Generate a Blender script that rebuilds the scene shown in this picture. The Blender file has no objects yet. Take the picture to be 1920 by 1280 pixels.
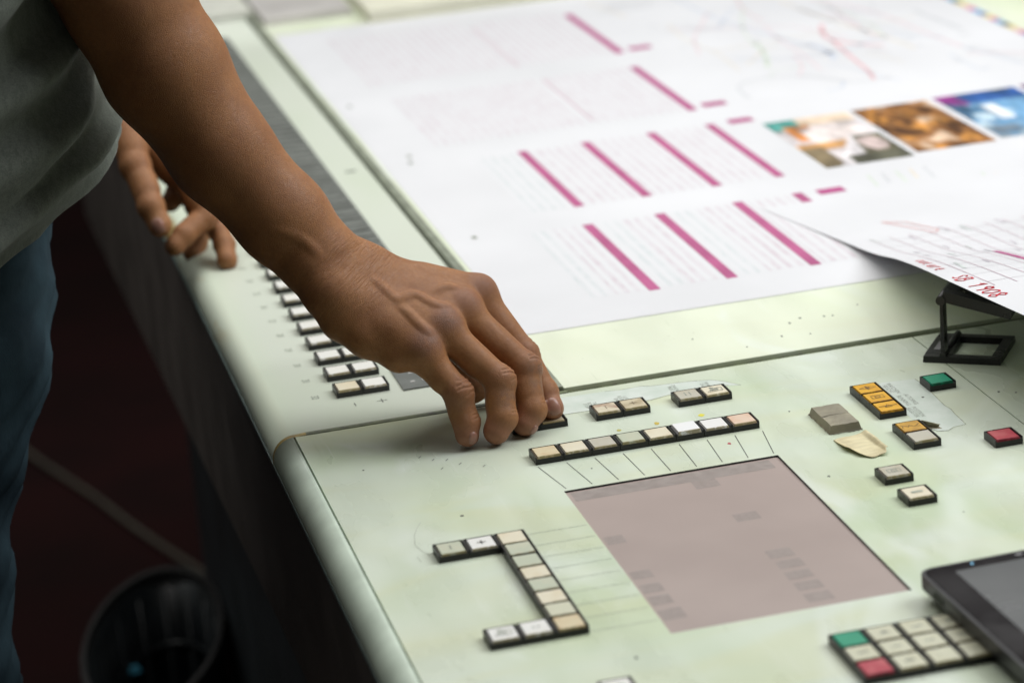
import bpy, bmesh, math, random
import numpy as np
from mathutils import Matrix, Vector
random.seed(7); rng = np.random.default_rng(7)
S = bpy.context.scene
COL = S.collection
MM = 0.001

# ------------------------------------------------------------------ camera, world, lamps, exposure
# the console's top is the plane z = 0, x runs across it, y runs along it away from the camera (metres)
cd = bpy.data.cameras.new('camera'); cam = bpy.data.objects.new('camera', cd); COL.objects.link(cam)
_r = Vector((0.9679, -0.23694, -0.08381)); _d = Vector((-0.15246, -0.28845, -0.94528)); _f = Vector((0.1998, 0.92771, -0.31532))
cam.matrix_world = Matrix(((_r.x, -_d.x, -_f.x, -0.3482), (_r.y, -_d.y, -_f.y, -1.5796), (_r.z, -_d.z, -_f.z, 0.6182), (0, 0, 0, 1)))
cd.sensor_width = 36; cd.sensor_fit = 'HORIZONTAL'; cd.lens = 99.63; cd.clip_start = 0.05; cd.clip_end = 60
cd.dof.use_dof = True; cd.dof.focus_distance = 1.762; cd.dof.aperture_fstop = 6.4
S.camera = cam

w = bpy.data.worlds.new('World'); S.world = w; w.use_nodes = True
bg = w.node_tree.nodes['Background']; bg.inputs[0].default_value = (0.74, 0.70, 0.62, 1); bg.inputs[1].default_value = 0.07

def area(name, loc, target, sx, sy, power, col, spread=math.pi):
    l = bpy.data.lights.new(name, 'AREA'); l.shape = 'RECTANGLE'; l.size = sx; l.size_y = sy
    l.energy = power; l.color = col; l.spread = spread
    o = bpy.data.objects.new(name, l); COL.objects.link(o); o.location = loc
    o.rotation_euler = (Vector(target) - Vector(loc)).to_track_quat('-Z', 'Y').to_euler()
    return o
# the hooded tubes over the viewing table and a weaker row of ceiling tubes further into the room, plus two added fills
area('table_lamp', (0.25, 0.85, 1.65), (0.22, 0.22, 0), 2.3, 1.9, 31, (1.0, 0.985, 0.95), math.radians(160))
area('side_fill', (2.2, -0.1, 2.1), (0.0, 0.0, 0), 1.6, 1.6, 60, (0.97, 0.99, 1.0))  # added fill from the right: brightens the panel and rims the arm
area('left_fill', (-2.3, 1.9, 2.2), (-0.1, 0.1, 0), 1.6, 1.2, 10, (0.95, 1.0, 0.97))  # added fill from back left: lifts the rounded edge and the hand's shadow
area('ceiling_lamp', (0.9, 2.6, 2.3), (0.1, 0.3, 0), 1.6, 0.7, 6, (0.93, 0.98, 1.0))

S.view_settings.view_transform = 'Standard'; S.view_settings.look = 'None'
S.view_settings.exposure = 0.0; S.view_settings.gamma = 1.0; S.view_settings.use_curve_mapping = False
S.cycles.use_denoising = True

# ------------------------------------------------------------------ helpers
def tag(o, label=None, cat=None, group=None, kind=None):
    if label: o['label'] = label
    if cat: o['category'] = cat
    if group: o['group'] = group
    if kind: o['kind'] = kind
    return o
def empty(name, loc=(0, 0, 0), rz=0):
    o = bpy.data.objects.new(name, None); COL.objects.link(o)
    o.location = [c * MM for c in loc]; o.rotation_euler = (0, 0, rz); o.empty_display_size = .02
    return o
def link(name, me, m=None, parent=None, loc=None, rz=0):
    o = bpy.data.objects.new(name, me); COL.objects.link(o)
    if m is not None and len(me.materials) == 0: me.materials.append(m)
    if parent is not None: o.parent = parent
    if loc is not None: o.location = [c * MM for c in loc]
    if rz: o.rotation_euler = (0, 0, rz)
    return o
def pyd(name, V, F, m=None, parent=None, smooth=False, loc=None, rz=0):
    me = bpy.data.meshes.new(name); me.from_pydata([(a * MM, b * MM, c * MM) for a, b, c in V], [], F); me.update()
    if smooth: me.polygons.foreach_set('use_smooth', [True] * len(me.polygons))
    return link(name, me, m, parent, loc, rz)
class MB:
    def __init__(s): s.b = bmesh.new()
    def box(s, x0, x1, y0, y1, z0, z1, top=0, mi=0):
        t = top
        P = [(x0, y0, z0), (x1, y0, z0), (x1, y1, z0), (x0, y1, z0), (x0 + t, y0 + t, z1), (x1 - t, y0 + t, z1), (x1 - t, y1 - t, z1), (x0 + t, y1 - t, z1)]
        v = [s.b.verts.new([c * MM for c in p]) for p in P]
        for f in ((3, 2, 1, 0), (4, 5, 6, 7), (0, 1, 5, 4), (1, 2, 6, 5), (2, 3, 7, 6), (3, 0, 4, 7)):
            fc = s.b.faces.new([v[i] for i in f]); fc.material_index = mi
        return s
    def quad(s, *P, mi=0):
        f = s.b.faces.new([s.b.verts.new([c * MM for c in p]) for p in P]); f.material_index = mi
        return s
    def tube(s, pts, r, n=10, cap=True):
        pts = [Vector(p) * MM for p in pts]; rings = []
        rr = r if isinstance(r, (list, tuple)) else [r] * len(pts)
        for i, p in enumerate(pts):
            t = (pts[min(i + 1, len(pts) - 1)] - pts[max(i - 1, 0)]).normalized()
            a = t.cross(Vector((0, 0, 1)));
            if a.length < 1e-3: a = t.cross(Vector((1, 0, 0)))
            a.normalize(); b = t.cross(a)
            rings.append([s.b.verts.new(p + (a * math.cos(2 * math.pi * k / n) + b * math.sin(2 * math.pi * k / n)) * rr[i] * MM) for k in range(n)])
        for i in range(len(rings) - 1):
            for k in range(n): s.b.faces.new((rings[i][k], rings[i][(k + 1) % n], rings[i + 1][(k + 1) % n], rings[i + 1][k])).smooth = True
        if cap: s.b.faces.new(rings[0][::-1]); s.b.faces.new(rings[-1])
        return s
    def ribbon(s, pts, wd, z):
        pts = [Vector((p[0], p[1], 0)) for p in pts]; L = []
        for i, p in enumerate(pts):
            t = (pts[min(i + 1, len(pts) - 1)] - pts[max(i - 1, 0)]).normalized(); n = Vector((-t.y, t.x, 0)) * wd / 2
            L.append((s.b.verts.new(((p.x - n.x) * MM, (p.y - n.y) * MM, z * MM)), s.b.verts.new(((p.x + n.x) * MM, (p.y + n.y) * MM, z * MM))))
        for a, b in zip(L, L[1:]): s.b.faces.new((a[0], b[0], b[1], a[1]))
        return s
    def prism(s, poly, z0, z1):
        a = [s.b.verts.new((x * MM, y * MM, z0 * MM)) for x, y in poly]; b = [s.b.verts.new((x * MM, y * MM, z1 * MM)) for x, y in poly]
        n = len(poly); s.b.faces.new(a[::-1]); s.b.faces.new(b)
        for i in range(n): s.b.faces.new((a[i], a[(i + 1) % n], b[(i + 1) % n], b[i]))
        return s
    def bevel(s, wd, seg=2):
        bmesh.ops.bevel(s.b, geom=list(s.b.edges), offset=wd * MM, segments=seg, affect='EDGES', profile=.6); return s
    def mesh(s, name, *mats):
        bmesh.ops.recalc_face_normals(s.b, faces=s.b.faces); me = bpy.data.meshes.new(name); s.b.to_mesh(me); s.b.free()
        for m in mats: me.materials.append(m)
        return me
    def build(s, name, m=None, parent=None, loc=None, rz=0):
        return link(name, s.mesh(name), m, parent, loc, rz)

# ------------------------------------------------------------------ materials
class NT:
    """small node-tree writer"""
    def __init__(s, name):
        s.m = bpy.data.materials.new(name); s.m.use_nodes = True; s.t = s.m.node_tree; s.n = s.t.nodes; s.l = s.t.links
        s.p = s.n['Principled BSDF']; s.co = None
    def new(s, ty, **k):
        x = s.n.new(ty)
        for a, b in k.items(): setattr(x, a, b)
        return x
    def put(s, sock, v):
        if isinstance(v, bpy.types.NodeSocket): s.l.new(v, sock)
        elif isinstance(v, (tuple, list)) and len(v) == 3 and sock.type == 'RGBA': sock.default_value = (*v, 1)
        else: sock.default_value = v
    def coord(s, scale=(1, 1, 1), rnd=False, rot=(0, 0, 0), off=(0, 0, 0)):
        tc = s.new('ShaderNodeTexCoord'); mp = s.new('ShaderNodeMapping')
        mp.inputs['Scale'].default_value = scale; mp.inputs['Rotation'].default_value = rot; mp.inputs['Location'].default_value = off
        src = tc.outputs['Object']
        if rnd:
            oi = s.new('ShaderNodeObjectInfo'); vm = s.new('ShaderNodeVectorMath', operation='ADD'); mu = s.new('ShaderNodeVectorMath', operation='MULTIPLY_ADD')
            cb = s.new('ShaderNodeCombineXYZ'); s.l.new(oi.outputs['Random'], cb.inputs[0]); s.l.new(oi.outputs['Random'], cb.inputs[1]); s.l.new(oi.outputs['Random'], cb.inputs[2])
            s.l.new(cb.outputs[0], mu.inputs[0]); mu.inputs[1].default_value = (7, 3, 5); mu.inputs[2].default_value = (0, 0, 0)
            s.l.new(src, vm.inputs[0]); s.l.new(mu.outputs[0], vm.inputs[1]); src = vm.outputs[0]
        s.l.new(src, mp.inputs['Vector']); return mp.outputs[0]
    def noise(s, vec, scale, detail=4, rough=.55, dist=0):
        x = s.new('ShaderNodeTexNoise'); s.l.new(vec, x.inputs['Vector']); x.inputs['Scale'].default_value = scale; x.inputs['Detail'].default_value = detail
        x.inputs['Roughness'].default_value = rough; x.inputs['Distortion'].default_value = dist; return x.outputs['Fac']
    def ramp(s, fac, lo, hi, a=0.0, b=1.0):
        x = s.new('ShaderNodeMapRange'); x.interpolation_type = 'SMOOTHSTEP'; s.l.new(fac, x.inputs['Value'])
        x.inputs['From Min'].default_value = lo; x.inputs['From Max'].default_value = hi; x.inputs['To Min'].default_value = a; x.inputs['To Max'].default_value = b
        return x.outputs['Result']
    def mix(s, fac, a, b, mode='MIX'):
        x = s.new('ShaderNodeMix', data_type='RGBA', blend_type=mode); s.put(x.inputs['Factor'], fac); s.put(x.inputs['A'], a); s.put(x.inputs['B'], b); return x.outputs['Result']
    def math(s, op, a, b=0.0):
        x = s.new('ShaderNodeMath', operation=op); s.put(x.inputs[0], a); s.put(x.inputs[1], b); return x.outputs[0]
    def bump(s, h, strength, dist=.0005):
        x = s.new('ShaderNodeBump'); s.l.new(h, x.inputs['Height']); x.inputs['Strength'].default_value = strength; x.inputs['Distance'].default_value = dist
        s.l.new(x.outputs[0], s.p.inputs['Normal'])
    def attr(s, name):
        x = s.new('ShaderNodeAttribute'); x.attribute_name = name; return x
    def set(s, **k):
        for a, v in k.items(): s.put(s.p.inputs[{'base': 'Base Color', 'rough': 'Roughness', 'spec': 'Specular IOR Level', 'metal': 'Metallic', 'trans': 'Transmission Weight',
            'ior': 'IOR', 'alpha': 'Alpha', 'sss': 'Subsurface Weight', 'coat': 'Coat Weight', 'coatr': 'Coat Roughness', 'emi': 'Emission Color', 'emis': 'Emission Strength', 'sheen': 'Sheen Weight'}[a]], v)
        return s.m

def plain(name, base, rough=.5, spec=.5, var=.12, scale=60, bump=0, bscale=900, rnd=False, **k):
    t = NT(name); v = t.coord(rnd=rnd); n = t.noise(v, scale, 5)
    dk = tuple(c * (1 - var * 2) for c in base); lt = tuple(min(1, c * (1 + var)) for c in base)
    t.set(base=t.mix(t.ramp(n, .3, .7), dk, lt), spec=spec, rough=t.ramp(n, .2, .8, max(.02, rough - .08), min(1, rough + .08)), **k)
    if bump: t.bump(t.noise(v, bscale, 3), bump)
    return t.m

def panel_mat(name, c0, c1, c2, rough=.3):
    t = NT(name); v = t.coord(); v2 = t.coord(scale=(1, .42, 1), rot=(0, 0, .35)); v3 = t.coord(scale=(.35, 1, 1), off=(3, 1, 0))
    big = t.ramp(t.noise(v2, 8.5, 2.5, .5, .8), .42, .70); mid = t.ramp(t.noise(v3, 15, 2.5, .5, .9), .42, .76)
    pale = t.ramp(t.noise(v2, 13, 2.5, .5, 1.4), .50, .74)
    c = t.mix(t.math('MULTIPLY', big, .62), c0, c1); c = t.mix(t.math('MULTIPLY', mid, .45), c, c2); c = t.mix(t.math('MULTIPLY', pale, .6), c, (.76, .82, .775))
    streak = t.ramp(t.noise(t.coord(scale=(1, .06, 1), rot=(0, 0, -1.25)), 120, 3, .6), .58, .8)
    c = t.mix(t.math('MULTIPLY', streak, .16), c, (.80, .84, .79))
    for sc_, ro_ in ((260, .55), (330, -.9), (300, 1.9)):
        scr = t.math('MULTIPLY', t.ramp(t.noise(t.coord(scale=(1, .035, 1), rot=(0, 0, ro_)), sc_, 2, .5), .68, .76), t.ramp(t.noise(v, 22, 2), .48, .64)); c = t.mix(t.math('MULTIPLY', scr, .35), c, (.80, .84, .78) if sc_ < 300 else (.40, .47, .33))
    speck = t.ramp(t.noise(v, 420, 2, .5), .735, .78); gate = t.ramp(t.noise(v, 30, 2), .5, .62)
    c = t.mix(t.math('MULTIPLY', t.math('MULTIPLY', speck, gate), .75), c, (.16, .15, .10))
    sm = t.noise(v2, 26, 3, .5)
    t.set(base=c, rough=t.ramp(sm, .3, .75, rough - .08, rough + .16), spec=.5)
    t.bump(t.noise(v, 700, 2), .04, .0003)
    return t.m

M = {}
M['panel'] = panel_mat('stained_mint_laminate', (.625, .695, .580), (.475, .585, .365), (.60, .62, .37))
M['side'] = panel_mat('pale_mint_paint', (.61, .665, .575), (.56, .63, .50), (.60, .63, .50), .34)
M['board'] = panel_mat('cream_green_board', (.72, .77, .62), (.66, .74, .54), (.70, .73, .56), .45)
t = NT('pale_mint_worn_edge'); v = t.coord(); sp = t.new('ShaderNodeSeparateXYZ'); t.l.new(v, sp.inputs[0])
ed_ = t.math('MULTIPLY', t.ramp(sp.outputs[0], -.1335, -.1395), t.ramp(t.noise(t.coord(scale=(1, .35, 1)), 28, 3), .50, .60)); ed_ = t.math('MULTIPLY', ed_, t.ramp(sp.outputs[1], .33, .45))
nn_ = t.ramp(t.noise(t.coord(scale=(1, .4, 1)), 10, 2.5), .42, .7); gr_ = t.ramp(sp.outputs[0], -.112, -.132)
c = t.mix(t.math('MULTIPLY', nn_, .6), (.63, .675, .585), (.58, .645, .52)); c = t.mix(t.math('MULTIPLY', gr_, .4), c, (.60, .69, .53)); c = t.mix(t.math('MULTIPLY', ed_, .85), c, (.45, .28, .05))
t.set(base=c, rough=.36, spec=.5); M['sideedge'] = t.m
M['round'] = plain('mint_edge_paint', (.61, .71, .60), .38, .5, .06, 30)
M['groove'] = plain('dark_groove', (.05, .06, .045), .8)
M['gasket'] = plain('olive_gasket', (.12, .145, .07), .6, var=.3, scale=120)
M['gasket_y'] = plain('amber_gasket', (.42, .30, .08), .55, var=.25, scale=120)
M['rail'] = plain('grey_green_rail', (.24, .265, .205), .5, var=.12, scale=40)
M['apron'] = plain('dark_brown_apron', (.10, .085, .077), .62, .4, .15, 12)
M['trim'] = plain('teal_trim', (.16, .22, .21), .4)
M['pedestal'] = plain('blue_black_steel', (.022, .028, .033), .6, .4, .15, 9)
M['black'] = plain('black_plastic', (.013, .013, .013), .36, .45, .2, 300, .25, 2500, rnd=True)
M['blacksat'] = plain('black_satin', (.012, .012, .014), .33, .5, .2, 100, .12, 1500)
M['ink'] = plain('black_ink', (.03, .032, .03), .6)
M['faint'] = plain('faded_ink', (.30, .33, .28), .6, var=.35, scale=500)
M['fainter'] = plain('worn_ink', (.42, .46, .38), .6, var=.25, scale=600)
M['strip'] = plain('grey_display_glass', (.135, .145, .135), .42, .4, .12, 30)
M['barc'] = plain('grey_display_bar', (.165, .175, .16), .45, .4, .12, 50, rnd=True)
M['dots'] = plain('white_print', (.5, .5, .48), .6)

def cap_mat(name, base, stain, amt, rough=.22, edge=(.30, .24, .10)):
    t = NT(name); v = t.coord(rnd=True)
    s1 = t.ramp(t.noise(v, 75, 2.5, .5, .5), .42, .72); s2 = t.ramp(t.noise(v, 190, 3, .55), .56, .76)
    c = t.mix(t.math('MULTIPLY', s1, amt), base, stain); c = t.mix(t.math('MULTIPLY', s2, max(0, amt - .5) * .8), c, tuple(x * .75 for x in stain))
    # grime lodged along the near edge of the cap
    sx = t.new('ShaderNodeSeparateXYZ'); t.l.new(t.coord(), sx.inputs[0])
    g = t.math('MULTIPLY', t.ramp(sx.outputs[1], -.0066, -.0076), t.ramp(t.noise(v, 330, 3), .30, .55))
    c = t.mix(t.math('MULTIPLY', g, .8), c, edge)
    t.set(base=c, rough=rough + .12, spec=.4)
    return t.m
CAP = dict(
    cream=cap_mat('cap_cream', (.74, .69, .54), (.62, .50, .30), .4), white=cap_mat('cap_white', (.80, .80, .78), (.72, .69, .58), .25),
    tan=cap_mat('cap_tan', (.66, .57, .38), (.52, .33, .14), .7), grey=cap_mat('cap_grey', (.52, .50, .42), (.44, .38, .26), .4),
    sage=cap_mat('cap_sage', (.50, .54, .42), (.60, .58, .45), .5), peach=cap_mat('cap_peach', (.74, .58, .46), (.64, .34, .2), .6),
    bright=cap_mat('cap_bright', (.86, .87, .88), (.82, .82, .8), .2, .15), stained=cap_mat('cap_stained', (.66, .60, .46), (.30, .13, .08), .75),
    dirty=cap_mat('cap_dirty', (.60, .53, .38), (.32, .24, .12), .7), amber=cap_mat('cap_amber', (.76, .42, .035), (.55, .25, .015), .5, .25, (.32, .14, .02)),
    amberd=cap_mat('cap_amber_worn', (.62, .36, .06), (.36, .19, .04), .75, .25, (.28, .14, .03)), green=cap_mat('cap_green', (.012, .30, .17), (.005, .20, .11), .4, .25, (.01, .09, .05)),
    red=cap_mat('cap_red', (.42, .035, .06), (.55, .16, .16), .55, .25, (.14, .01, .02)), key=cap_mat('cap_keypad', (.60, .60, .46), (.50, .48, .32), .35),
    ink=cap_mat('cap_inkkey', (.80, .80, .76), (.74, .70, .58), .25))

# ------------------------------------------------------------------ the setting
o = pyd('floor', [(-6000, -4000, -900), (6000, -4000, -900), (6000, 9000, -900), (-6000, 9000, -900)], [(0, 1, 2, 3)],
        plain('dark_red_floor', (.016, .0024, .0024), .85, .2, .2, 4)); tag(o, kind='structure')

# ------------------------------------------------------------------ the console
con = tag(empty('control_console', (0, 0, -900)), 'long pale green press control console with rows of square push buttons', 'control console')
con_in = con.matrix_basis.inverted() if False else None
def child(o):                       # parts are laid out in console-top coordinates; the console's own origin is at its foot
    o.parent = con; o.location.z += .9; return o
def cb(mb, name, m): return child(mb.build(name, m))

# top panel with the opening for the display
x0, x1, sx0, sx1 = -129.4, 290.6, 5, 139; y0, y1, sy0, sy1 = -460, 118.5, -269, -49
V = []; F = []
xs = [x0, sx0, sx1, x1]; ys = [y0, sy0, sy1, y1]
for y in ys:
    for x in xs: V.append((x, y, 0))
for j in range(3):
    for i in range(3):
        if (i, j) != (1, 1): a = j * 4 + i; F.append((a, a + 1, a + 5, a + 4))
b0 = len(V)
for q in (5, 6, 10, 9): V.append((V[q][0], V[q][1], -1.1))
for k, (q, r) in enumerate(((5, 6), (6, 10), (10, 9), (9, 5))): F.append((r, q, b0 + k, b0 + (k + 1) % 4))
b1 = len(V)
for q in (0, 3, 15, 12): V.append((V[q][0], V[q][1], -3))
for k, (q, r) in enumerate(((0, 3), (3, 15), (15, 12), (12, 0))): F.append((q, r, b1 + (k + 1) % 4, b1 + k))
child(pyd('top_panel', V, F, M['panel']))
cb(MB().box(291.4, 900, -460, 118.5, -3, 0), 'side_panel', M['panel'])
cb(MB().box(-133, 900, -459, 122, -9, -2.6), 'base_tray', M['groove'])

def round_edge(xa, r, ya, yb, n=10, extra=None):
    pts = [(xa - r * math.sin(a), -r + r * math.cos(a)) for a in [i / n * math.pi / 2 for i in range(n + 1)]]
    if extra: pts = extra + pts
    pts.append((pts[-1][0], pts[-1][1] - 3)); pts.append((pts[-1][0] + 3, pts[-1][1]))
    V = []; F = []
    N = 1 if yb - ya < 50 else 8
    for k in range(N + 1):
        for x, z in pts: V.append((x, ya + (yb - ya) * k / N, z))
    m = len(pts)
    for k in range(N):
        for i in range(m - 1): F.append((k * m + i, k * m + i + 1, (k + 1) * m + i + 1, (k + 1) * m + i))
    F.append(tuple(range(m))); F.append(tuple(range(N * m, (N + 1) * m))[::-1])
    return V, F
V, F = round_edge(-130.6, 14.2, -460, 118.5, extra=[(-130.6, -9)]); child(pyd('edge_strip', V, F, M['round'], smooth=True))
V, F = round_edge(-130.0, 14.8, 118.7, 123.2, extra=[(-122, -2), (-122, .5)]); child(pyd('corner_gasket', V, F, M['gasket_y']))
cb(MB().box(-122, 52, 118.7, 123.2, -4, .5), 'seam_gasket', M['gasket'])
V, F = round_edge(-130, 14.2, 123.4, 1460, n=16, extra=[(41, -6), (41, -.01), (40.8, 0), (-40, 0), (-124, 0), (-129.5, 0)]); child(pyd('ink_key_panel', V, F, M['sideedge'], smooth=True))
cb(MB().box(40.5, 43, 123.4, 1460, -12, -4), 'rail_gap', M['groove'])
cb(MB().box(43, 50.4, 124.0, 1460, -12, 2.9, .6), 'rail', M['rail'])
cb(MB().box(50.5, 1200, 124.2, 1720, -12, 1.6, .4), 'sheet_board', M['board'])
cb(MB().box(45.5, 900, 119.6, 124.6, -3, -1.2), 'board_gap', M['gasket'])
cb(MB().box(-144, 52.4, 1460.4, 1800, -20, 6, 2), 'rear_ledge', plain('grey_ledge_paint', (.66, .67, .60), .5, .4, .08, 12))
cb(MB().box(52.6, 150, 1395, 1720, 1.7, 9, 1), 'rear_stop', plain('warm_grey_stop', (.55, .53, .51), .5, .4, .08, 12))
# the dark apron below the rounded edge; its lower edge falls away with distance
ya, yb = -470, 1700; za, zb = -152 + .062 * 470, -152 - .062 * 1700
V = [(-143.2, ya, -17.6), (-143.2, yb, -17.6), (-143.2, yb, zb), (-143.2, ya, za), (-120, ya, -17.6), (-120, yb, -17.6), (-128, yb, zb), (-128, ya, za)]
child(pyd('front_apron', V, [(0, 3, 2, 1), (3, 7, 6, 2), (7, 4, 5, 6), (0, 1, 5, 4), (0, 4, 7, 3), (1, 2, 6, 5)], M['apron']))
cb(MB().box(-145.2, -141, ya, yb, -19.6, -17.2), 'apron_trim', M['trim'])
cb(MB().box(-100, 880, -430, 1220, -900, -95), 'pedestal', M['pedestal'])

# the flat display let into the panel
t = NT('pinkish_grey_lcd'); v = t.coord(); sx = t.new('ShaderNodeSeparateXYZ'); t.l.new(v, sx.inputs[0])
base = t.mix(t.ramp(t.noise(v, 9, 3), .3, .7), (.365, .292, .268), (.41, .332, .305)); t.bump(t.noise(v, 1500, 1), .05, .0002)
t.set(base=base, rough=.34, spec=.5); M['lcd'] = t.m
lcd = child(pyd('display_screen', [(5, -269, -1.0), (139, -269, -1.0), (139, -49, -1.0), (5, -49, -1.0)], [(0, 1, 2, 3)], M['lcd']))
M['lcdblk'] = plain('grey_lcd_block', (.32, .268, .247), .36, .5, .06, 400)
M['lcdband'] = plain('grey_lcd_band', (.315, .27, .25), .36, .5, .05, 200)
for (cx, cy, a, b, m) in ((70, -58.5, 124, 14, 'lcdband'), (86, -72, 15, 13, 'lcdblk'), (92, -131, 14.5, 12, 'lcdblk'), (92, -190, 14.5, 12, 'lcdblk'), (92.5, -206, 14.5, 11, 'lcdblk'), (92, -222, 14.5, 11, 'lcdblk'),
                          (92, -238, 14.5, 11, 'lcdblk'), (92, -254, 14.5, 12, 'lcdblk'), (13, -132, 11, 12, 'lcdblk'), (13, -186, 12, 11, 'lcdblk'), (13, -206, 12, 12, 'lcdblk'), (13, -223, 12, 12, 'lcdblk'), (13.5, -243, 13, 14, 'lcdblk')):
    q = pyd('screen_block', [(cx - a / 2, cy - b / 2, -.94), (cx + a / 2, cy - b / 2, -.94), (cx + a / 2, cy + b / 2, -.94), (cx - a / 2, cy + b / 2, -.94)], [(0, 1, 2, 3)], M[m]); q.parent = lcd
cb(MB().box(5.05, 138.95, -49.35, -49.02, -1.05, .12), 'screen_lip', M['ink'])
cb(MB().box(138.5, 138.97, -268.9, -49.4, -1.05, .12), 'screen_lip', M['ink'])

# printed leader lines, dashes and legends on the panel
def line(a, b, wd=.55, m='ink', z=.12, name='printed_line'): return cb(MB().ribbon([a, b], wd, z), name, M[m])
for k in range(9): line((0.6 + 17.9 * k, -3.4 - .25 * k), (7.2 + 16.3 * k, -45.2), .5)
for k in range(9): line((-32.5, -105 - 18 * k), (3.5, -105 - 18 * k - .4), .45, 'fainter')
for p in ((-62.9, 46.2), (-56.2, 37.9), (-48.3, 34), (-54.2, 20.9), (-42.1, 23.9), (-29.3, 13.6)): line((p[0] - 1, p[1] - 1.2), (p[0] + 1, p[1] + 1.4), .6, 'ink', .12, 'printed_dash')
line((-82, 158.5), (-82, 165), .6); line((-64, 157.5), (-64, 165), .6); line((-67.4, 161.2), (-60.6, 161.2), .6, z=.16)
line((-97, -118), (-97.5, -110), .4, 'fainter'); cb(MB().ribbon([(-90, -110), (-93, -104), (-95, -92), (-92.5, -78), (-89, -68), (-85, -60)], .35, .12), 'pencil_mark', M['fainter'])

def text_mesh(body, size, bold=0.0):
    c = bpy.data.curves.new('t', 'FONT'); c.body = body; c.size = size * MM; c.align_x = 'CENTER'; c.align_y = 'CENTER'; c.offset = bold * MM; c.resolution_u = 2
    c.space_line = .85
    o = bpy.data.objects.new('t', c); COL.objects.link(o); bpy.context.view_layer.update()
    me = bpy.data.meshes.new_from_object(o.evaluated_get(bpy.context.evaluated_depsgraph_get())); bpy.data.objects.remove(o); return me
OPER = -math.pi / 2                 # writing is set to be read by the operator, who faces +x
def legend(body, x, y, size, m, rz=OPER, z=.15, name='printed_text'):
    o = link(name, text_mesh(body, size, .03), M[m], None, (x, y, z), rz); return child(o)

# push buttons: black housing with raised cheeks, clear cap
hb = MB().box(-8.85, 8.85, -8.85, 8.85, 0, 3.5).box(-8.85, -8.1, -8.85, 8.85, 3.5, 4.95, .1).box(8.1, 8.85, -8.85, 8.85, 3.5, 4.95, .1).box(-8.05, 8.05, 8.4, 8.85, 3.5, 4.9, .1)
HM = hb.mesh('push_button', M['black'])
hb = MB().box(-8.85, 8.85, -8.85, 8.85, 0, 3.5).box(-8.85, 8.85, 8.2, 8.85, 3.5, 4.7, .12).box(-8.85, 8.85, -8.85, -8.2, 3.5, 4.7, .12)
HMV = hb.mesh('push_button', M['black'])
def capmesh(wx, wy, h=1.7):
    return MB().box(-wx / 2, wx / 2, -wy / 2, wy / 2, 3.3, 3.3 + h, .55).bevel(.12, 1).mesh('key_cap')
CM0 = capmesh(15.0, 16.7); CMH = capmesh(15.0, 16.7, 2.6); CMV = capmesh(15.6, 16.6, 1.9); CM_cache = {}
def cap_for(base, col):
    k = (base.name, col)
    if k not in CM_cache:
        me = base.copy(); me.materials.clear(); me.materials.append(CAP[col]); CM_cache[k] = me
    return CM_cache[k]
SYM = {}
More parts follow.
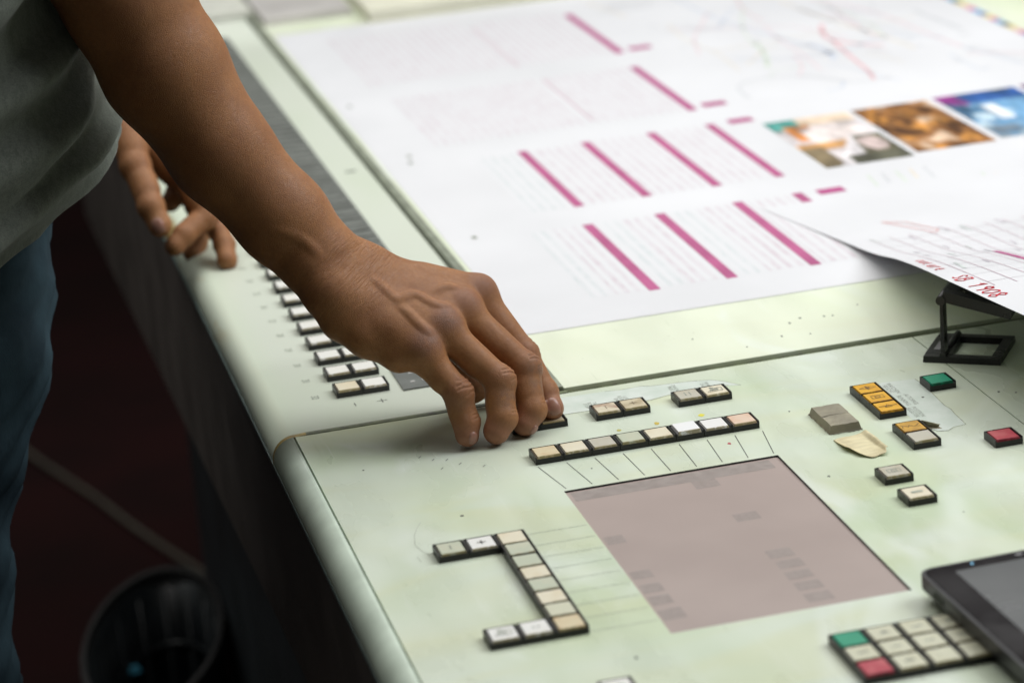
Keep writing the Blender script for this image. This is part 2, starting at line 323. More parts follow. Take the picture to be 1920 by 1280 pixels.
def button(x, y, col, sym=None, cap=None, vert=False, tilt=0, symcol='faint', symsize=6, sink=0):
    """x, y is the near left corner of the 18 mm module"""
    h = child(link('push_button', HMV if vert else HM, None, None, (x + 9, y + 9, 0)))
    c = link('key_cap', cap_for(cap or (CMV if vert else CM0), col), None, h, (random.uniform(-.12, .12), -.25 + random.uniform(-.1, .1), random.uniform(-.15, .1) - sink))
    c.rotation_euler = (random.uniform(-.006, .006) + tilt, random.uniform(-.008, .008), random.uniform(-.008, .008))
    if sym:
        zt = (3.3 + (1.7 if not vert else 1.9) + .14 - sink)
        if sym not in SYM:
            if sym == 'minus': SYM[sym] = MB().ribbon([(0, -2.6), (0, 2.6)], .7, 0).mesh('key_symbol')
            elif sym == 'plus': SYM[sym] = MB().ribbon([(0, -2.6), (0, 2.6)], .7, 0).ribbon([(-2.6, 0), (2.6, 0)], .7, .02).mesh('key_symbol')
            elif sym == 'bars': SYM[sym] = MB().ribbon([(-1.6, -3), (-1.6, 3)], .75, 0).ribbon([(1.4, -3), (1.4, 3)], .75, 0).mesh('key_symbol')
            elif sym == 'box':
                SYM[sym] = MB().ribbon([(-4, -2.4), (4, -2.4), (4, 2.4), (-4, 2.4), (-4, -2.4)], .75, 0).ribbon([(-1.6, -1.2), (1.6, -1.2), (1.6, 1.2), (-1.6, 1.2), (-1.6, -1.2)], .75, 0).mesh('key_symbol')
            elif sym == 'diamond':
                SYM[sym] = MB().ribbon([(-5.5, 0), (0, -2.6), (5.5, 0), (0, 2.6), (-5.5, 0)], .75, 0).ribbon([(-1.4, 0), (1.4, 0)], 2.2, .02).ribbon([(-.4, -3.6), (-.4, 3.6)], .75, .04).mesh('key_symbol')
            elif sym == 'wave':
                SYM[sym] = MB().ribbon([(-6, -2), (-4.5, 1.8), (-2.5, -2), (-.5, 2), (2, -1.6), (6, 2.4)], .75, 0).ribbon([(-6, 2), (5.5, -2.4)], .75, .02).mesh('key_symbol')
            elif sym == 'arrow':
                SYM[sym] = MB().ribbon([(-6, 0), (6, 0)], .75, 0).ribbon([(-2.2, -2), (0, 2.2), (2.2, -2), (-2.2, -2)], .75, .02).mesh('key_symbol')
            elif sym == 'rect':
                SYM[sym] = MB().ribbon([(-3.4, 0), (3.4, 0)], 2.6, 0).mesh('key_symbol')
            elif sym == 'arch':
                SYM[sym] = MB().ribbon([(-5, -2.5), (5, -2.5), (5, 2.8), (-2, 2.8)], .75, 0).ribbon([(-3, .2), (2.6, .2)], 1.6, .02).ribbon([(-2.6, 3.4), (-1.2, 4.6), (.2, 3.4)], .75, .03).mesh('key_symbol')
            else:
                SYM[sym] = text_mesh(sym, symsize, .05); SYM[sym].name = 'key_symbol'
        k = (sym, symcol)
        if k not in SYM: SYM[k] = SYM[sym].copy(); SYM[k].materials.clear(); SYM[k].materials.append(M[symcol])
        link('key_symbol', SYM[k], None, h, (0, 0, zt), OPER if len(sym) < 3 else 0)
    return h
M['grime'] = plain('brown_grime', (.27, .21, .13), .6, var=.4, scale=500)
M['amberink'] = plain('brown_print', (.17, .085, .012), .5, var=.3, scale=500)
# row of eight above the display
for k, c in enumerate(('tan', 'cream', 'grey', 'sage', 'cream', 'bright', 'white', 'peach')): button(18 * k, 0, c, cap=CMH if c == 'bright' else None)
button(0, 58, 'dirty'); button(18, 58, 'dirty', sink=.5)
button(54.5, 58, 'stained', 'minus', symcol='grime'); button(72.5, 58, 'dirty', 'plus', symcol='grime')
button(109, 58.2, 'grey', 'bars'); button(127, 58.2, 'cream', 'arch')
# right-hand cluster
for k, s in enumerate(('arrow', 'box', 'diamond')): button(215.3, -20 + 18 * k, 'amber', s, symcol='amberink')
button(215, -77.7, 'grey'); button(215, -59.7, 'amberd', 'wave', symcol='amberink')
button(179.2, -124, 'grey', 'box'); button(179.3, -160.5, 'cream', 'rect', symcol='fainter')
button(261.5, 13, 'green'); button(259.6, -96.4, 'red')
button(180.3, -11.2, 'grey', sink=.9); button(180.3, -29.2, 'grey', sink=.9)
# the hook-shaped group left of the display
for k, c in enumerate(('cream', 'tan', 'sage', 'sage', 'cream', 'sage', 'white', 'cream')): button(-52, -251 + 18 * k, ('tan', 'key', 'cream', 'sage', 'cream', 'sage', 'sage', 'cream')[k], vert=False)
button(-88, -125, 'sage', 'minus'); button(-70, -125, 'white', 'plus', symcol='ink')
button(-88, -251, 'white', 'arch', symcol='fainter'); button(-70, -251, 'white', '2')
# keypad
for r, row in enumerate((('red', '0', '.', '-'), ('S', '1', '2', '3'), ('green', '4', '5', '6'))):
    for c, s in enumerate(row):
        button(75.5 + 18 * c, -368 + 18 * r, s if s in CAP else 'key', None if s in CAP else s, symcol='faint', symsize=7.5)
button(-49, -337, 'white', 'rect', symcol='fainter')
# ink keys in pairs, counting down from 32 away from the camera
for k in range(32):
    y = 178.8 + 36 * k
    if y > 1330: break
    button(-91, y, 'cream' if k == 0 else 'ink'); button(-73, y, 'ink')
    if k < 13: legend(str(32 - k), -104.5, y + 9, 7.2, 'faint' if k < 2 else 'fainter')

# ribbed display strip beside the ink keys
ds = cb(MB().box(-47, 8.5, 173, 1370, .2, 1.1), 'display_strip', M['strip'])
k = 0
bm_ = MB().box(-26, 26, -5.4, 5.4, 0, .9, .5).mesh('display_bar', M['barc'])
y = 226
while y < 1355:
    q = link('display_bar', bm_, None, ds, (-19.5, y, 1.15)); y += 18
for p in ((-38, 186), (-30, 187), (-21, 196), (-12, 188), (-36, 204), (-20, 208), (-8, 205), (0, 190)):
    q = MB().box(-1.5, 1.5, -1.2, 1.2, 0, .3).build('printed_dot', M['dots'], ds, (p[0], p[1], 1.12))
cb(MB().box(22, 31, 751, 757, .05, .4), 'rail_mark', M['faint']); 

# ------------------------------------------------------------------ label films stuck on the panel
t = NT('clear_label_film'); v = t.coord(); n = t.noise(v, 60, 4); t.set(base=t.mix(t.ramp(n, .3, .7), (.60, .68, .61), (.70, .76, .71)), rough=.28, spec=.5); M['film'] = t.m
M['filmedge'] = plain('grubby_film_edge', (.33, .36, .24), .6, var=.4, scale=200)
fa = tag(empty('label_film', (200, 0, 0)), 'torn clear label strip under the stop key pairs beside the hand', 'label strip')
def film(root, name, poly, z0, z1, m): o = MB().prism(poly, z0, z1).build(name, M[m]); o.parent = root; o.location = -Vector(root.location); return o
pa = [(37, 79.5), (60, 79.2), (97, 80.3), (110, 84), (126, 82), (150, 84), (158, 81), (150, 93), (143, 99.5), (132, 102.5), (119, 104.5), (104, 106), (98, 108.8), (84, 108), (74, 110), (58, 110.6), (44, 111.8), (37, 110)]
film(fa, 'film_sheet', pa, .03, .10, 'film')
o = MB().ribbon(pa[:6], .6, .16).build('torn_edge', M['filmedge']); o.parent = fa; o.location = -Vector(fa.location)
o = MB().ribbon(pa[6:15], .45, .16).build('torn_edge', M['filmedge']); o.parent = fa; o.location = -Vector(fa.location)
for x, y_, s in ((59, 88, 'TASTE\nBOGEN\nSTOPP'), (80, 91, 'LUFT\nBOGEN\nEIN'), (116, 95, 'DRUCK\nPRESS'), (137, 91, 'PAPIER\nLAUF')):
    o = link('printed_text', text_mesh('\n'.join('I' * 0 + l for l in s.split('\n')), 3.6, 0), M['faint'], None, (x - 200, y_, .17), OPER); o.parent = fa
fb = tag(empty('label_film', (240, 0, 0)), 'torn label film with curled corner beside the orange keys', 'label strip')
pb = [(233.6, 33.5), (240, 43.5), (251, 42), (262, 40), (263, 24), (261.5, 3), (260.5, -14), (261.5, -22), (260.5, -31), (259.7, -50.5), (251, -52), (246, -56), (240, -54), (236, -46), (233.6, -24)]
film(fb, 'film_sheet', pb, .03, .10, 'film')
o = MB().ribbon(pb[3:14], .5, .16).build('torn_edge', M['filmedge']); o.parent = fb; o.location = -Vector(fb.location)
for x, y_, s in ((241.5, 30, 'WASCHEN\nFEUCHT'), (246, 6, 'AUTOPASS'), (241, 6, 'RUNNING'), (240, -17, 'POSITION\nREGISTER')):
    o = link('printed_text', text_mesh(s, 4.2, 0), M['faint'], None, (x - 240, y_, .17), OPER); o.parent = fb
# the curled-up brown corner
V = []; F = []
for i in range(9):
    u = i / 8; a = u * 2.6
    for j in range(5):
        vv = j / 4; V.append((234 + 10 * vv - 1. * math.sin(a), -47 - 4 * vv + 5 * math.sin(a) * (1 - .45 * vv), .2 + 2.5 * (1 - math.cos(a)) * (1 - .6 * vv)))
for i in range(8):
    for j in range(4): F.append((i * 5 + j, i * 5 + j + 1, i * 5 + j + 6, i * 5 + j + 5))
o = pyd('curled_corner', V, F, plain('brown_tape_back', (.48, .43, .29), .6, var=.2, scale=150), smooth=True); o.parent = fb; o.location = -Vector(fb.location)
sm = o.modifiers.new('thick', 'SOLIDIFY'); sm.thickness = .0003

# ------------------------------------------------------------------ masking tape
def tape_mat(name, c, d):
    t = NT(name); v = t.coord(); v2 = t.coord(scale=(.2, 1, 1), rot=(0, 0, .4)); n = t.noise(v2, 260, 5, .65); n2 = t.noise(v, 45, 4)
    t.set(base=t.mix(t.math('MULTIPLY', t.ramp(n2, .4, .65), .8), t.mix(t.ramp(n, .35, .7), c, tuple(x * 1.2 for x in c)), d), rough=.55, spec=.35); t.bump(t.math('ADD', n, t.noise(v, 160, 4)), .55, .0008); return t.m
def patch(name, label, rows, cols, fn, m, edge=.15, smooth=True):
    V = []; F = []
    for i in range(rows + 1):
        for j in range(cols + 1): V.append(fn(i / rows, j / cols))
    for i in range(rows):
        for j in range(cols): a = i * (cols + 1) + j; F.append((a, a + 1, a + cols + 2, a + cols + 1))
    o = pyd(name, V, F, m, smooth=smooth); sm = o.modifiers.new('thick', 'SOLIDIFY'); sm.thickness = edge * MM; sm.offset = 1
    return tag(o, label, 'tape', 'pieces of masking tape')
def over(u, v):                     # tape pressed over two keys: flat top, sides folded down to the panel, torn lips on the panel
    x = -7.2 + 32.4 * v; y = -7.2 + 50.4 * u
    def fold(q, n, e):              # distance along the tape -> (position, drop)
        if q < -e: return -e * .25 - (-e - q) * .15 - .2, min(4.9, (-q) * 1.0)
        if q < 0: return q * .25, -q
        if q > n + e: return n + e * .25 + (q - n - e) * .15 + .2, min(4.9, (q - n) * 1.0)
        if q > n: return n + (q - n) * .25, q - n
        return q, 0.
    px, dx = fold(x, 18, 4.6); py, dy = fold(y, 36, 4.6)
    rag = .9 * math.sin(u * 23 + 2 * math.sin(u * 61)) * (v < .02 or v > .98) + 1.0 * math.sin(v * 17 + math.sin(v * 47)) * (u < .02 or u > .98)
    crease = -.75 * math.exp(-((y - 17.6 - .04 * x) / .55) ** 2) + .18 * math.exp(-((y - 19.4) / .8) ** 2)
    wr_ = .10 * math.sin(x * .5 + y * .22) + .07 * math.sin(x * 1.1 - y * .6)
    return (180.3 + px + rag * .5, -29.2 + py + rag, max(.18 + .25 * abs(rag), 5.1 + (crease + wr_) * (dx + dy < .3) - max(dx, dy)))
patch('masking_tape', 'grey-brown masking tape stretched over a pair of keys', 64, 40, over, tape_mat('grey_tape', (.29, .265, .19), (.22, .20, .15)), smooth=False)
def loose(u, v):                    # torn flap of tape lying on the panel, one side standing up
    bl = np.array((177.3, -41.0)); br = np.array((199, -37.5)); fl = np.array((176.5, -61)); fr = np.array((200.5, -74.5))
    p = (bl * (1 - v) + br * v) * u + (fl * (1 - v) + fr * v) * (1 - u)
    p = p + np.array((1.3 * math.sin(9 * v + 1) * (1 - u), -10.5 * math.sin(math.pi * min(1, v * 1.05)) ** .8 * (1 - u) + .8 * math.sin(v * 21) * (1 - u)))
    z = .3 + 1.5 * (1 - u) ** 3 * (.6 + .4 * math.sin(8 * v)) + 3.0 * max(0, v - .86) / .14 * (.45 + .55 * (1 - abs(2 * u - 1))) + .5 * (1 + math.sin(5.5 * u + 9 * v)) * .5 + 1.4 * math.exp(-((v - .02) / .08) ** 2) * (1 - u)
    return (p[0] + (.6 if v > .99 else 0), p[1], z)
patch('masking_tape', 'torn cream scrap of masking tape with one edge curling up', 20, 30, loose, tape_mat('cream_tape', (.62, .56, .36), (.53, .45, .26)))
for x, y_, z_ in ((226, 181, 1.7), (236, 188, 1.7), (252, 184, 1.7), (258, 183, 1.7), (231, 153, 1.7), (184, 147, 1.7), (212, 157, 1.7), (281, 197, 1.7), (156, 180, 1.7), (300, -6, .1), (309, -12, .1), (254, 6, .2), (170, 20, .1), (-60, -60, .1), (-100, 40, .1), (30, -20, .1), (155, -95, .1), (-20, -290, .1), (205, -180, .1)):
    r_ = random.uniform(.5, 1.1); cb(MB().prism([(x + r_ * random.uniform(.6, 1.3) * math.cos(a), y_ + r_ * random.uniform(.8, 2) * math.sin(a)) for a in [i * 1.05 for i in range(6)]], z_ - .1, z_ + .05), 'ink_fleck', M['ink'])
# flecks of dried ink
for x, y_, c, r in ((88, 37, (.55, .42, .05), 1.5), (118, 39, (.6, .55, .05), 1.7), (126, 22, (.6, .2, .25), 1.2), (118.5, -17, (.45, .06, .08), 1.1), (63, 36, (.5, .45, .1), 1.1)):
    po = [(x + r * 1.6 * math.cos(a) * random.uniform(.5, 1), y_ + r * 2 * math.sin(a) * random.uniform(.5, 1)) for a in [i * .7 for i in range(9)]]
    cb(MB().prism(po, .02, .12), 'ink_fleck', plain('ink_fleck', c, .5))

# ------------------------------------------------------------------ the printed press sheet
M['paper'] = plain('white_coated_paper', (.70, .706, .735), .5, .35, .015, 6)
sh = tag(empty('press_sheet', (52, 240, 1.7)), 'large white printed press sheet with magenta bars spread on the board', 'paper sheet')
def on(root, o): o.parent = root; o.location = Vector(o.location) - Vector(root.location); return o
X0, X1, Y0, Y1 = 54, 716, 243, 1338; ZS = 2.05
V = []; F = []
NX, NY = 24, 36
def paper_z(x, y):                  # the sheet lies almost flat; its far end lifts a little
    return ZS + .5 * math.sin(x * .013 + y * .006) + .5
for j in range(NY + 1):
    for i in range(NX + 1): x = X0 + (X1 - X0) * i / NX; y = Y0 + (Y1 - Y0) * j / NY; V.append((x, y, ZS))
for j in range(NY):
    for i in range(NX): a = j * (NX + 1) + i; F.append((a, a + 1, a + NX + 2, a + NX + 1))
o = on(sh, pyd('paper', V, F, M['paper'])); sm = o.modifiers.new('thick', 'SOLIDIFY'); sm.thickness = .0003; sm.offset = -1
M['mag'] = plain('magenta_print', (.45, .105, .245), .5, .35, .06, 40); M['magdk'] = plain('plum_print', (.42, .07, .22), .5, .35, .05, 40)
M['magpale'] = plain('pale_pink_print', (.64, .50, .56), .5, .35, .03, 40)
def pr(x0, x1, y0, y1, m, name='printed_bar', z=.12): return on(sh, pyd(name, [(x0, y0, ZS + z), (x1, y0, ZS + z), (x1, y1, ZS + z), (x0, y1, ZS + z)], [(0, 1, 2, 3)], m))
for x in (160, 218.5, 282.5, 332): pr(x, x + 8.6, 297, 484.5 if x > 0 else 0, M['mag'])
for x in (168.5, 225, 284, 337.5): pr(x, x + 8.2, 537.5, 731.5, M['mag'])
pr(341, 349.2, 787, 982, M['magdk']); pr(347, 355.4, 1046, 1252, M['magdk'])
for x, y in ((352, 470), (359, 722), (357, 792), (363, 1050)): pr(x, x + 22, y, y + 15, M['magdk'], 'printed_tab')
for x, y, yy in ((247, 1046, 1250), (254, 800, 982)): pr(x, x + 2.4, y, yy, M['magpale'], 'printed_rule')
def text_mat(name, ink, scale, along):
    t = NT(name); v = t.coord(scale=(1, .12, 1) if along == 'y' else (.12, 1, 1)); a = t.noise(v, scale, 3, .7); b = t.noise(t.coord(), scale * .18, 3)
    wv = t.new('ShaderNodeTexWave', wave_type='BANDS', bands_direction='X' if along == 'y' else 'Y'); t.l.new(t.coord(), wv.inputs['Vector']); wv.inputs['Scale'].default_value = 38; wv.inputs['Distortion'].default_value = .2
    f = t.math('MULTIPLY', t.math('ADD', t.math('MULTIPLY', t.math('MULTIPLY', t.ramp(a, .40, .60), t.ramp(b, .30, .62)), .7), .3), t.ramp(wv.outputs['Fac'], .2, .75))
    t.set(base=t.mix(f, (.70, .706, .735), ink), rough=.5, spec=.35); return t.m
M['txtp'] = text_mat('pinkish_small_print', (.61, .55, .595), 300, 'y'); M['txtg'] = text_mat('grey_small_print', (.595, .63, .65), 300, 'y'); M['txtt'] = plain('tinted_column', (.645, .62, .65), .5, .35, .03, 80)
# columns of small print beside the bars
for x0_, x1_, y0_, y1_, m in [(118, 134, 300, 484, 'txtg'), (136, 157, 300, 484, 'txtp'), (172, 190, 300, 482, 'txtg'), (192, 215, 300, 482, 'txtp'), (230, 250, 300, 482, 'txtg'), (252, 279, 300, 482, 'txtp'), (294, 328, 300, 482, 'txtp'),
                              (130, 165, 540, 728, 'txtg'), (178, 222, 540, 728, 'txtp'), (234, 281, 540, 728, 'txtp'), (293, 334, 540, 728, 'txtp'), (106, 250, 790, 985, 'txtp'), (258, 337, 790, 985, 'txtp'), (98, 244, 1050, 1285, 'txtp'), (252, 343, 1050, 1270, 'txtp')]:
    pr(x0_, x1_, y0_, y1_, M[m], 'printed_column', .08)
for x, y in ((76, 495), (77.5, 746), (81, 768), (68, 980)): pr(x - 2, x + 2, y - 4, y + 4, M['faint'], 'register_mark')

# photographs printed on the sheet: colour per face on a fine grid
def fbm(u, v, s, seed):
    r = np.random.default_rng(seed); out = np.zeros_like(u); amp = 1
    for o_ in range(4):
        g = r.random((int(s) + 3, int(s) + 3)); a = u * s; b = v * s; i = a.astype(int); j = b.astype(int); fa_ = a - i; fb_ = b - j; fa_ = fa_ * fa_ * (3 - 2 * fa_); fb_ = fb_ * fb_ * (3 - 2 * fb_)
        out += amp * ((g[i, j] * (1 - fa_) + g[i + 1, j] * fa_) * (1 - fb_) + (g[i, j + 1] * (1 - fa_) + g[i + 1, j + 1] * fa_) * fb_); amp *= .5; s *= 2
    return out / 1.875
t = NT('photo_print'); t.set(base=t.attr('ink').outputs['Color'], rough=.4, spec=.4); M['photo'] = t.m
def photo(x0, x1, y0, y1, fn, seed):
    n = 48; u, v = np.meshgrid((np.arange(n) + .5) / n, (np.arange(n) + .5) / n, indexing='ij'); C = fn(u, v, seed); g_ = (fbm(u, v, 9, seed + 5) - .5)[..., None]; g2_ = (fbm(u, v, 4, seed + 9) - .5)[..., None]
    for _ in range(1): C = .2 * (C + np.concatenate([C[:1], C[:-1]]) + np.concatenate([C[1:], C[-1:]]) + np.concatenate([C[:, :1], C[:, :-1]], 1) + np.concatenate([C[:, 1:], C[:, -1:]], 1))
    C = np.clip(C * (1 + 1.1 * g_ + .9 * g2_), 0, 1)
    V = [(x0 + (x1 - x0) * i / n, y0 + (y1 - y0) * j / n, ZS + .14) for i in range(n + 1) for j in range(n + 1)]
    F = [(i * (n + 1) + j, (i + 1) * (n + 1) + j, (i + 1) * (n + 1) + j + 1, i * (n + 1) + j + 1) for i in range(n) for j in range(n)]
    o = pyd('printed_photo', V, F, M['photo']); at = o.data.attributes.new('ink', 'FLOAT_COLOR', 'FACE')
    at.data.foreach_set('color', np.concatenate([C.reshape(-1, 3), np.ones((n * n, 1))], 1).astype(np.float32).ravel()); return on(sh, o)
def lay(C, mask, c, a=1): m = np.clip(mask, 0, 1)[..., None] * a; return C * (1 - m) + np.array(c) * m
def ph_paper(u, v, s):
    n = fbm(u, v, 5, s); C = np.ones(u.shape + (3,)) * np.array((.62, .57, .58))
    C = lay(C, (v > .80) & (u < .35), (.10, .38, .34)); C = lay(C, (v > .83) & (u >= .35), (.75, .60, .46)); C = lay(C, (v > .55) & (v < .86) & (u > .12) & (u < .42), (.72, .28, .08))
    C = lay(C, (v > .42) & (v < .80) & (u > .25) & (u < .9), (.74, .66, .64)); C = lay(C, (v > .34) & (v < .48) & (u < .62), (.55, .30, .12)); C = lay(C, (v < .40) & (u < .26), (.22, .17, .10))
    C = lay(C, (np.abs((u - .35) - (v) * .9) < .17) & (v < .55), (.80, .76, .78)); C = lay(C, (u - .72 > -.1 + .3 * (v - .3)) & (v < .52), (.14, .13, .08)); C = lay(C, (v < .16) & (u > .35), (.10, .10, .07))
    C = lay(C, ((u - .8) ** 2 + (v - .34) ** 2 < .02), (.62, .5, .48)); return C * (.8 + .4 * n[..., None])
def ph_brown(u, v, s):
    n = fbm(u, v, 7, s); n2 = fbm(u, v, 5, s + 1); C = np.ones(u.shape + (3,)) * np.array((.27, .12, .04))
    C = lay(C, np.clip((n - .48) * 6, 0, 1), (.60, .27, .06)); C = lay(C, np.clip((n2 - .58) * 7, 0, 1), (.66, .48, .34)); C = lay(C, np.clip((.42 - n2) * 7, 0, 1), (.08, .035, .015)); return C
def ph_blue(u, v, s):
    n = fbm(u, v, 6, s); n2 = fbm(u, v, 4, s + 2); C = np.ones(u.shape + (3,)) * np.array((.16, .34, .55))
    C = lay(C, (v > .78) * 1., (.03, .10, .32)); C = lay(C, (v > .76) & (u < .28), (.28, .04, .25)); C = lay(C, np.clip((n - .52) * 7, 0, 1) * (v < .76), (.55, .70, .80)); C = lay(C, np.clip((.44 - n2) * 6, 0, 1), (.04, .10, .18)); C = lay(C, (v < .25) * np.clip((n2 - .4) * 4, 0, 1), (.20, .24, .28))
    C = lay(C, (np.abs(u - .42) < .08) & (v > .38) & (v < .7), (.75, .78, .82)); return C
photo(382.5, 459, 541, 707, ph_paper, 3); photo(464.5, 534, 549, 708.5, ph_brown, 11); photo(541, 618, 554, 711, ph_blue, 21); photo(624, 700, 556, 713, ph_blue, 33)
# the route map: thin coloured lines
def curve(pts, wd, col, name='printed_route'):
    P = [Vector((a, b, 0)) for a, b in pts]; out = []
    for i in range(len(P) - 1):
        a, b, c, d = P[max(i - 1, 0)], P[i], P[i + 1], P[min(i + 2, len(P) - 1)]
        for k in range(8):
            s = k / 8; out.append(.5 * ((2 * b) + (c - a) * s + (2 * a - 5 * b + 4 * c - d) * s * s + (3 * b - a - 3 * c + d) * s ** 3))
    out.append(P[-1]); return on(sh, MB().ribbon(out, wd, ZS + .12).build(name, col))
pale = lambda n, c: plain(n, tuple(.6 * x + .4 * .70 for x in c), .5, .35, .04)
rc = [pale('route_red', (.75, .35, .40)), pale('route_blue', (.50, .58, .75)), pale('route_green', (.60, .70, .58)), pale('route_grey', (.55, .57, .62)), pale('route_amber', (.78, .68, .52)), pale('route_pink', (.78, .55, .62))]
curve([(402, 800), (408, 850), (440, 868), (475, 850), (500, 812), (522, 802), (540, 806)], 3.4, rc[3])
curve([(545, 980), (536, 900), (530, 840), (523, 806)], 4.2, rc[0]); curve([(470, 1290), (478, 1150), (500, 1040), (520, 960)], 3, rc[1]); curve([(420, 1120), (470, 1090), (530, 1060), (560, 975)], 2.6, rc[5])
curve([(560, 1180), (572, 1080), (590, 980), (600, 900)], 3, rc[4]); curve([(440, 960), (480, 930), (540, 930), (590, 960), (640, 930)], 2.6, rc[1]); curve([(455, 905), (470, 960), (478, 1010)], 5, rc[2])
curve([(520, 900), (525, 940), (520, 975)], 6, rc[1]); curve([(600, 1160), (625, 1060), (632, 960), (640, 880)], 3, rc[5]); curve([(660, 1060), (664, 1000), (668, 950)], 6, rc[3]); curve([(560, 1050), (545, 1000), (552, 960), (580, 930)], 5, rc[0])
curve([(395, 1260), (420, 1262), (450, 1262)], 9, rc[3]); curve([(380, 1235), (440, 1240)], 5, rc[3]); curve([(430, 1000), (500, 1010), (580, 1020), (650, 1030)], 2, rc[4])
for a in range(5): curve([(400 + a * 12, 470 + 6 * (a % 2)), (404 + a * 12, 505)], 2.4, rc[(2, 3, 2, 4, 3)[a]], 'printed_sketch')
for a in range(7): curve([(480 + 9 * a, 430 + 14 * math.sin(a * 1.3)), (486 + 9 * a, 452 + 14 * math.cos(a * 1.1))], 2.2, rc[(2, 4, 3)[a % 3]], 'printed_sketch')
_mr = random.Random(5)
for k in range(30):
    x_, y_ = _mr.uniform(400, 660), _mr.uniform(800, 1260); a_ = _mr.uniform(0, 6.28); L_ = _mr.uniform(40, 150); P_ = [(x_, y_)]
    for q in range(3): a_ += _mr.uniform(-.5, .5); P_.append((min(690, max(385, P_[-1][0] + L_ * .22 * math.cos(a_))), min(1300, max(790, P_[-1][1] + L_ * .6 * math.sin(a_)))))
    curve(P_, _mr.uniform(1.2, 2.2), rc[_mr.randrange(6)])
for k in range(22): x_, y_ = _mr.uniform(405, 660), _mr.uniform(800, 1240); curve([(x_, y_), (x_ + _mr.uniform(4, 14), y_ + _mr.uniform(-2, 2))], 4.5, rc[3], 'printed_label')
# colour control patches down the right margin
pc = [plain('patch_cyan', (.10, .42, .68), .5), plain('patch_magenta', (.62, .16, .36), .5), plain('patch_yellow', (.80, .68, .18), .5), plain('patch_black', (.08, .08, .10), .5), plain('patch_blue', (.12, .16, .45), .5), plain('patch_peach', (.8, .55, .45), .5)]
y = 700; k = 0
while y < 1330: pr(706.5, 715, y, y + 13, pc[(0, 1, 2, 4, 0, 1, 5, 2, 3)[k % 9]], 'colour_patch'); y += 14; k += 1

o = MB().box(158, 420, 1341, 1600, 1.7, 14, .5).build('paper_stack', plain('cream_paper', (.74, .73, .60), .6, .3, .03, 10)); tag(o, 'pale cream paper stack lying beyond the far edge of the printed sheet', 'paper stack')

# ------------------------------------------------------------------ the loose proof draped over the magnifier
ed = [(455, 297.9, 2.6), (430, 303.5, 2.6), (405, 309.0, 2.7), (380, 313.8, 3.1), (355, 318.6, 3.5), (330, 322.8, 4.4), (310, 323.4, 6.5), (290, 322.9, 9.3), (270, 320.3, 13.3), (250, 317.1, 17.6), (225, 312.5, 23.3), (200, 307.8, 29.0), (160, 301.0, 37.8), (125, 297.5, 44.2), (90, 294.3, 50.3), (52, 291.4, 56.7), (20, 292.6, 60.3), (-10, 294.5, 63.2), (-45, 299.0, 65.3), (-80, 306.8, 65.7), (-120, 318.0, 66.0)]   # left edge of the proof: y, x, height
_ey = [e[0] for e in ed][::-1]; _ex = [e[1] for e in ed][::-1]; _ez = [e[2] for e in ed][::-1]
def prof(y): return float(np.interp(y, _ey, _ez))
def left(y): return float(np.interp(y, _ey, _ex))
ls = tag(empty('proof_sheet', (300, 480, 2.5)), 'loose proof sheet with red handwriting draped over the folding magnifier', 'paper sheet')
def ls_pt(s, y):
    x = left(y) + s; dz = prof(y); fall = 1 / (1 + (s / 330) ** 3)
    return (x, y, max(2.5, 2.5 + (dz - 2.5) * fall - .03 * s * (dz / 60) + 3 * math.sin(s * .02 + y * .012) * min(1, dz / 30)))
V = []; F = []; ny, nx = 60, 40
for j in range(ny + 1):
    y = 455 - 555 * j / ny
    for i in range(nx + 1): V.append(ls_pt(420 * (i / nx) ** 1.15, y))
for j in range(ny):
    for i in range(nx): a = j * (nx + 1) + i; F.append((a, a + nx + 1, a + nx + 2, a + 1))
o = on(ls, pyd('paper', V, F, M['paper'], smooth=True)); sm = o.modifiers.new('thick', 'SOLIDIFY'); sm.thickness = .00022; sm.offset = -1; sm.use_rim = False
def drape(name, strokes, wd, m, lift=.25):
    b = MB()
    for st in strokes:
        pts = []
        for (s0, ya_), (s1, yb_) in zip(st, st[1:]):
            n = max(2, int(math.hypot(s1 - s0, yb_ - ya_) / 2.5))
            for k in range(n): pts.append((s0 + (s1 - s0) * k / n, ya_ + (yb_ - ya_) * k / n))
        pts.append(st[-1]); L = []
        for i, p in enumerate(pts):
            q = pts[min(i + 1, len(pts) - 1)]; r = pts[max(i - 1, 0)]; tx, ty = q[0] - r[0], q[1] - r[1]; l = math.hypot(tx, ty) or 1
            L.append([b.b.verts.new([c * MM for c in (lambda e: (e[0], e[1], e[2] + lift))(ls_pt(max(.3, p[0] + sg * -ty / l * wd / 2), p[1] + sg * tx / l * wd / 2))]) for sg in (-1, 1)])
        for a, c in zip(L, L[1:]): b.b.faces.new((a[0], c[0], c[1], a[1]))
    return on(ls, b.build(name, m))
M['redpen'] = plain('red_felt_pen', (.62, .03, .05), .5, .3, .2, 300)
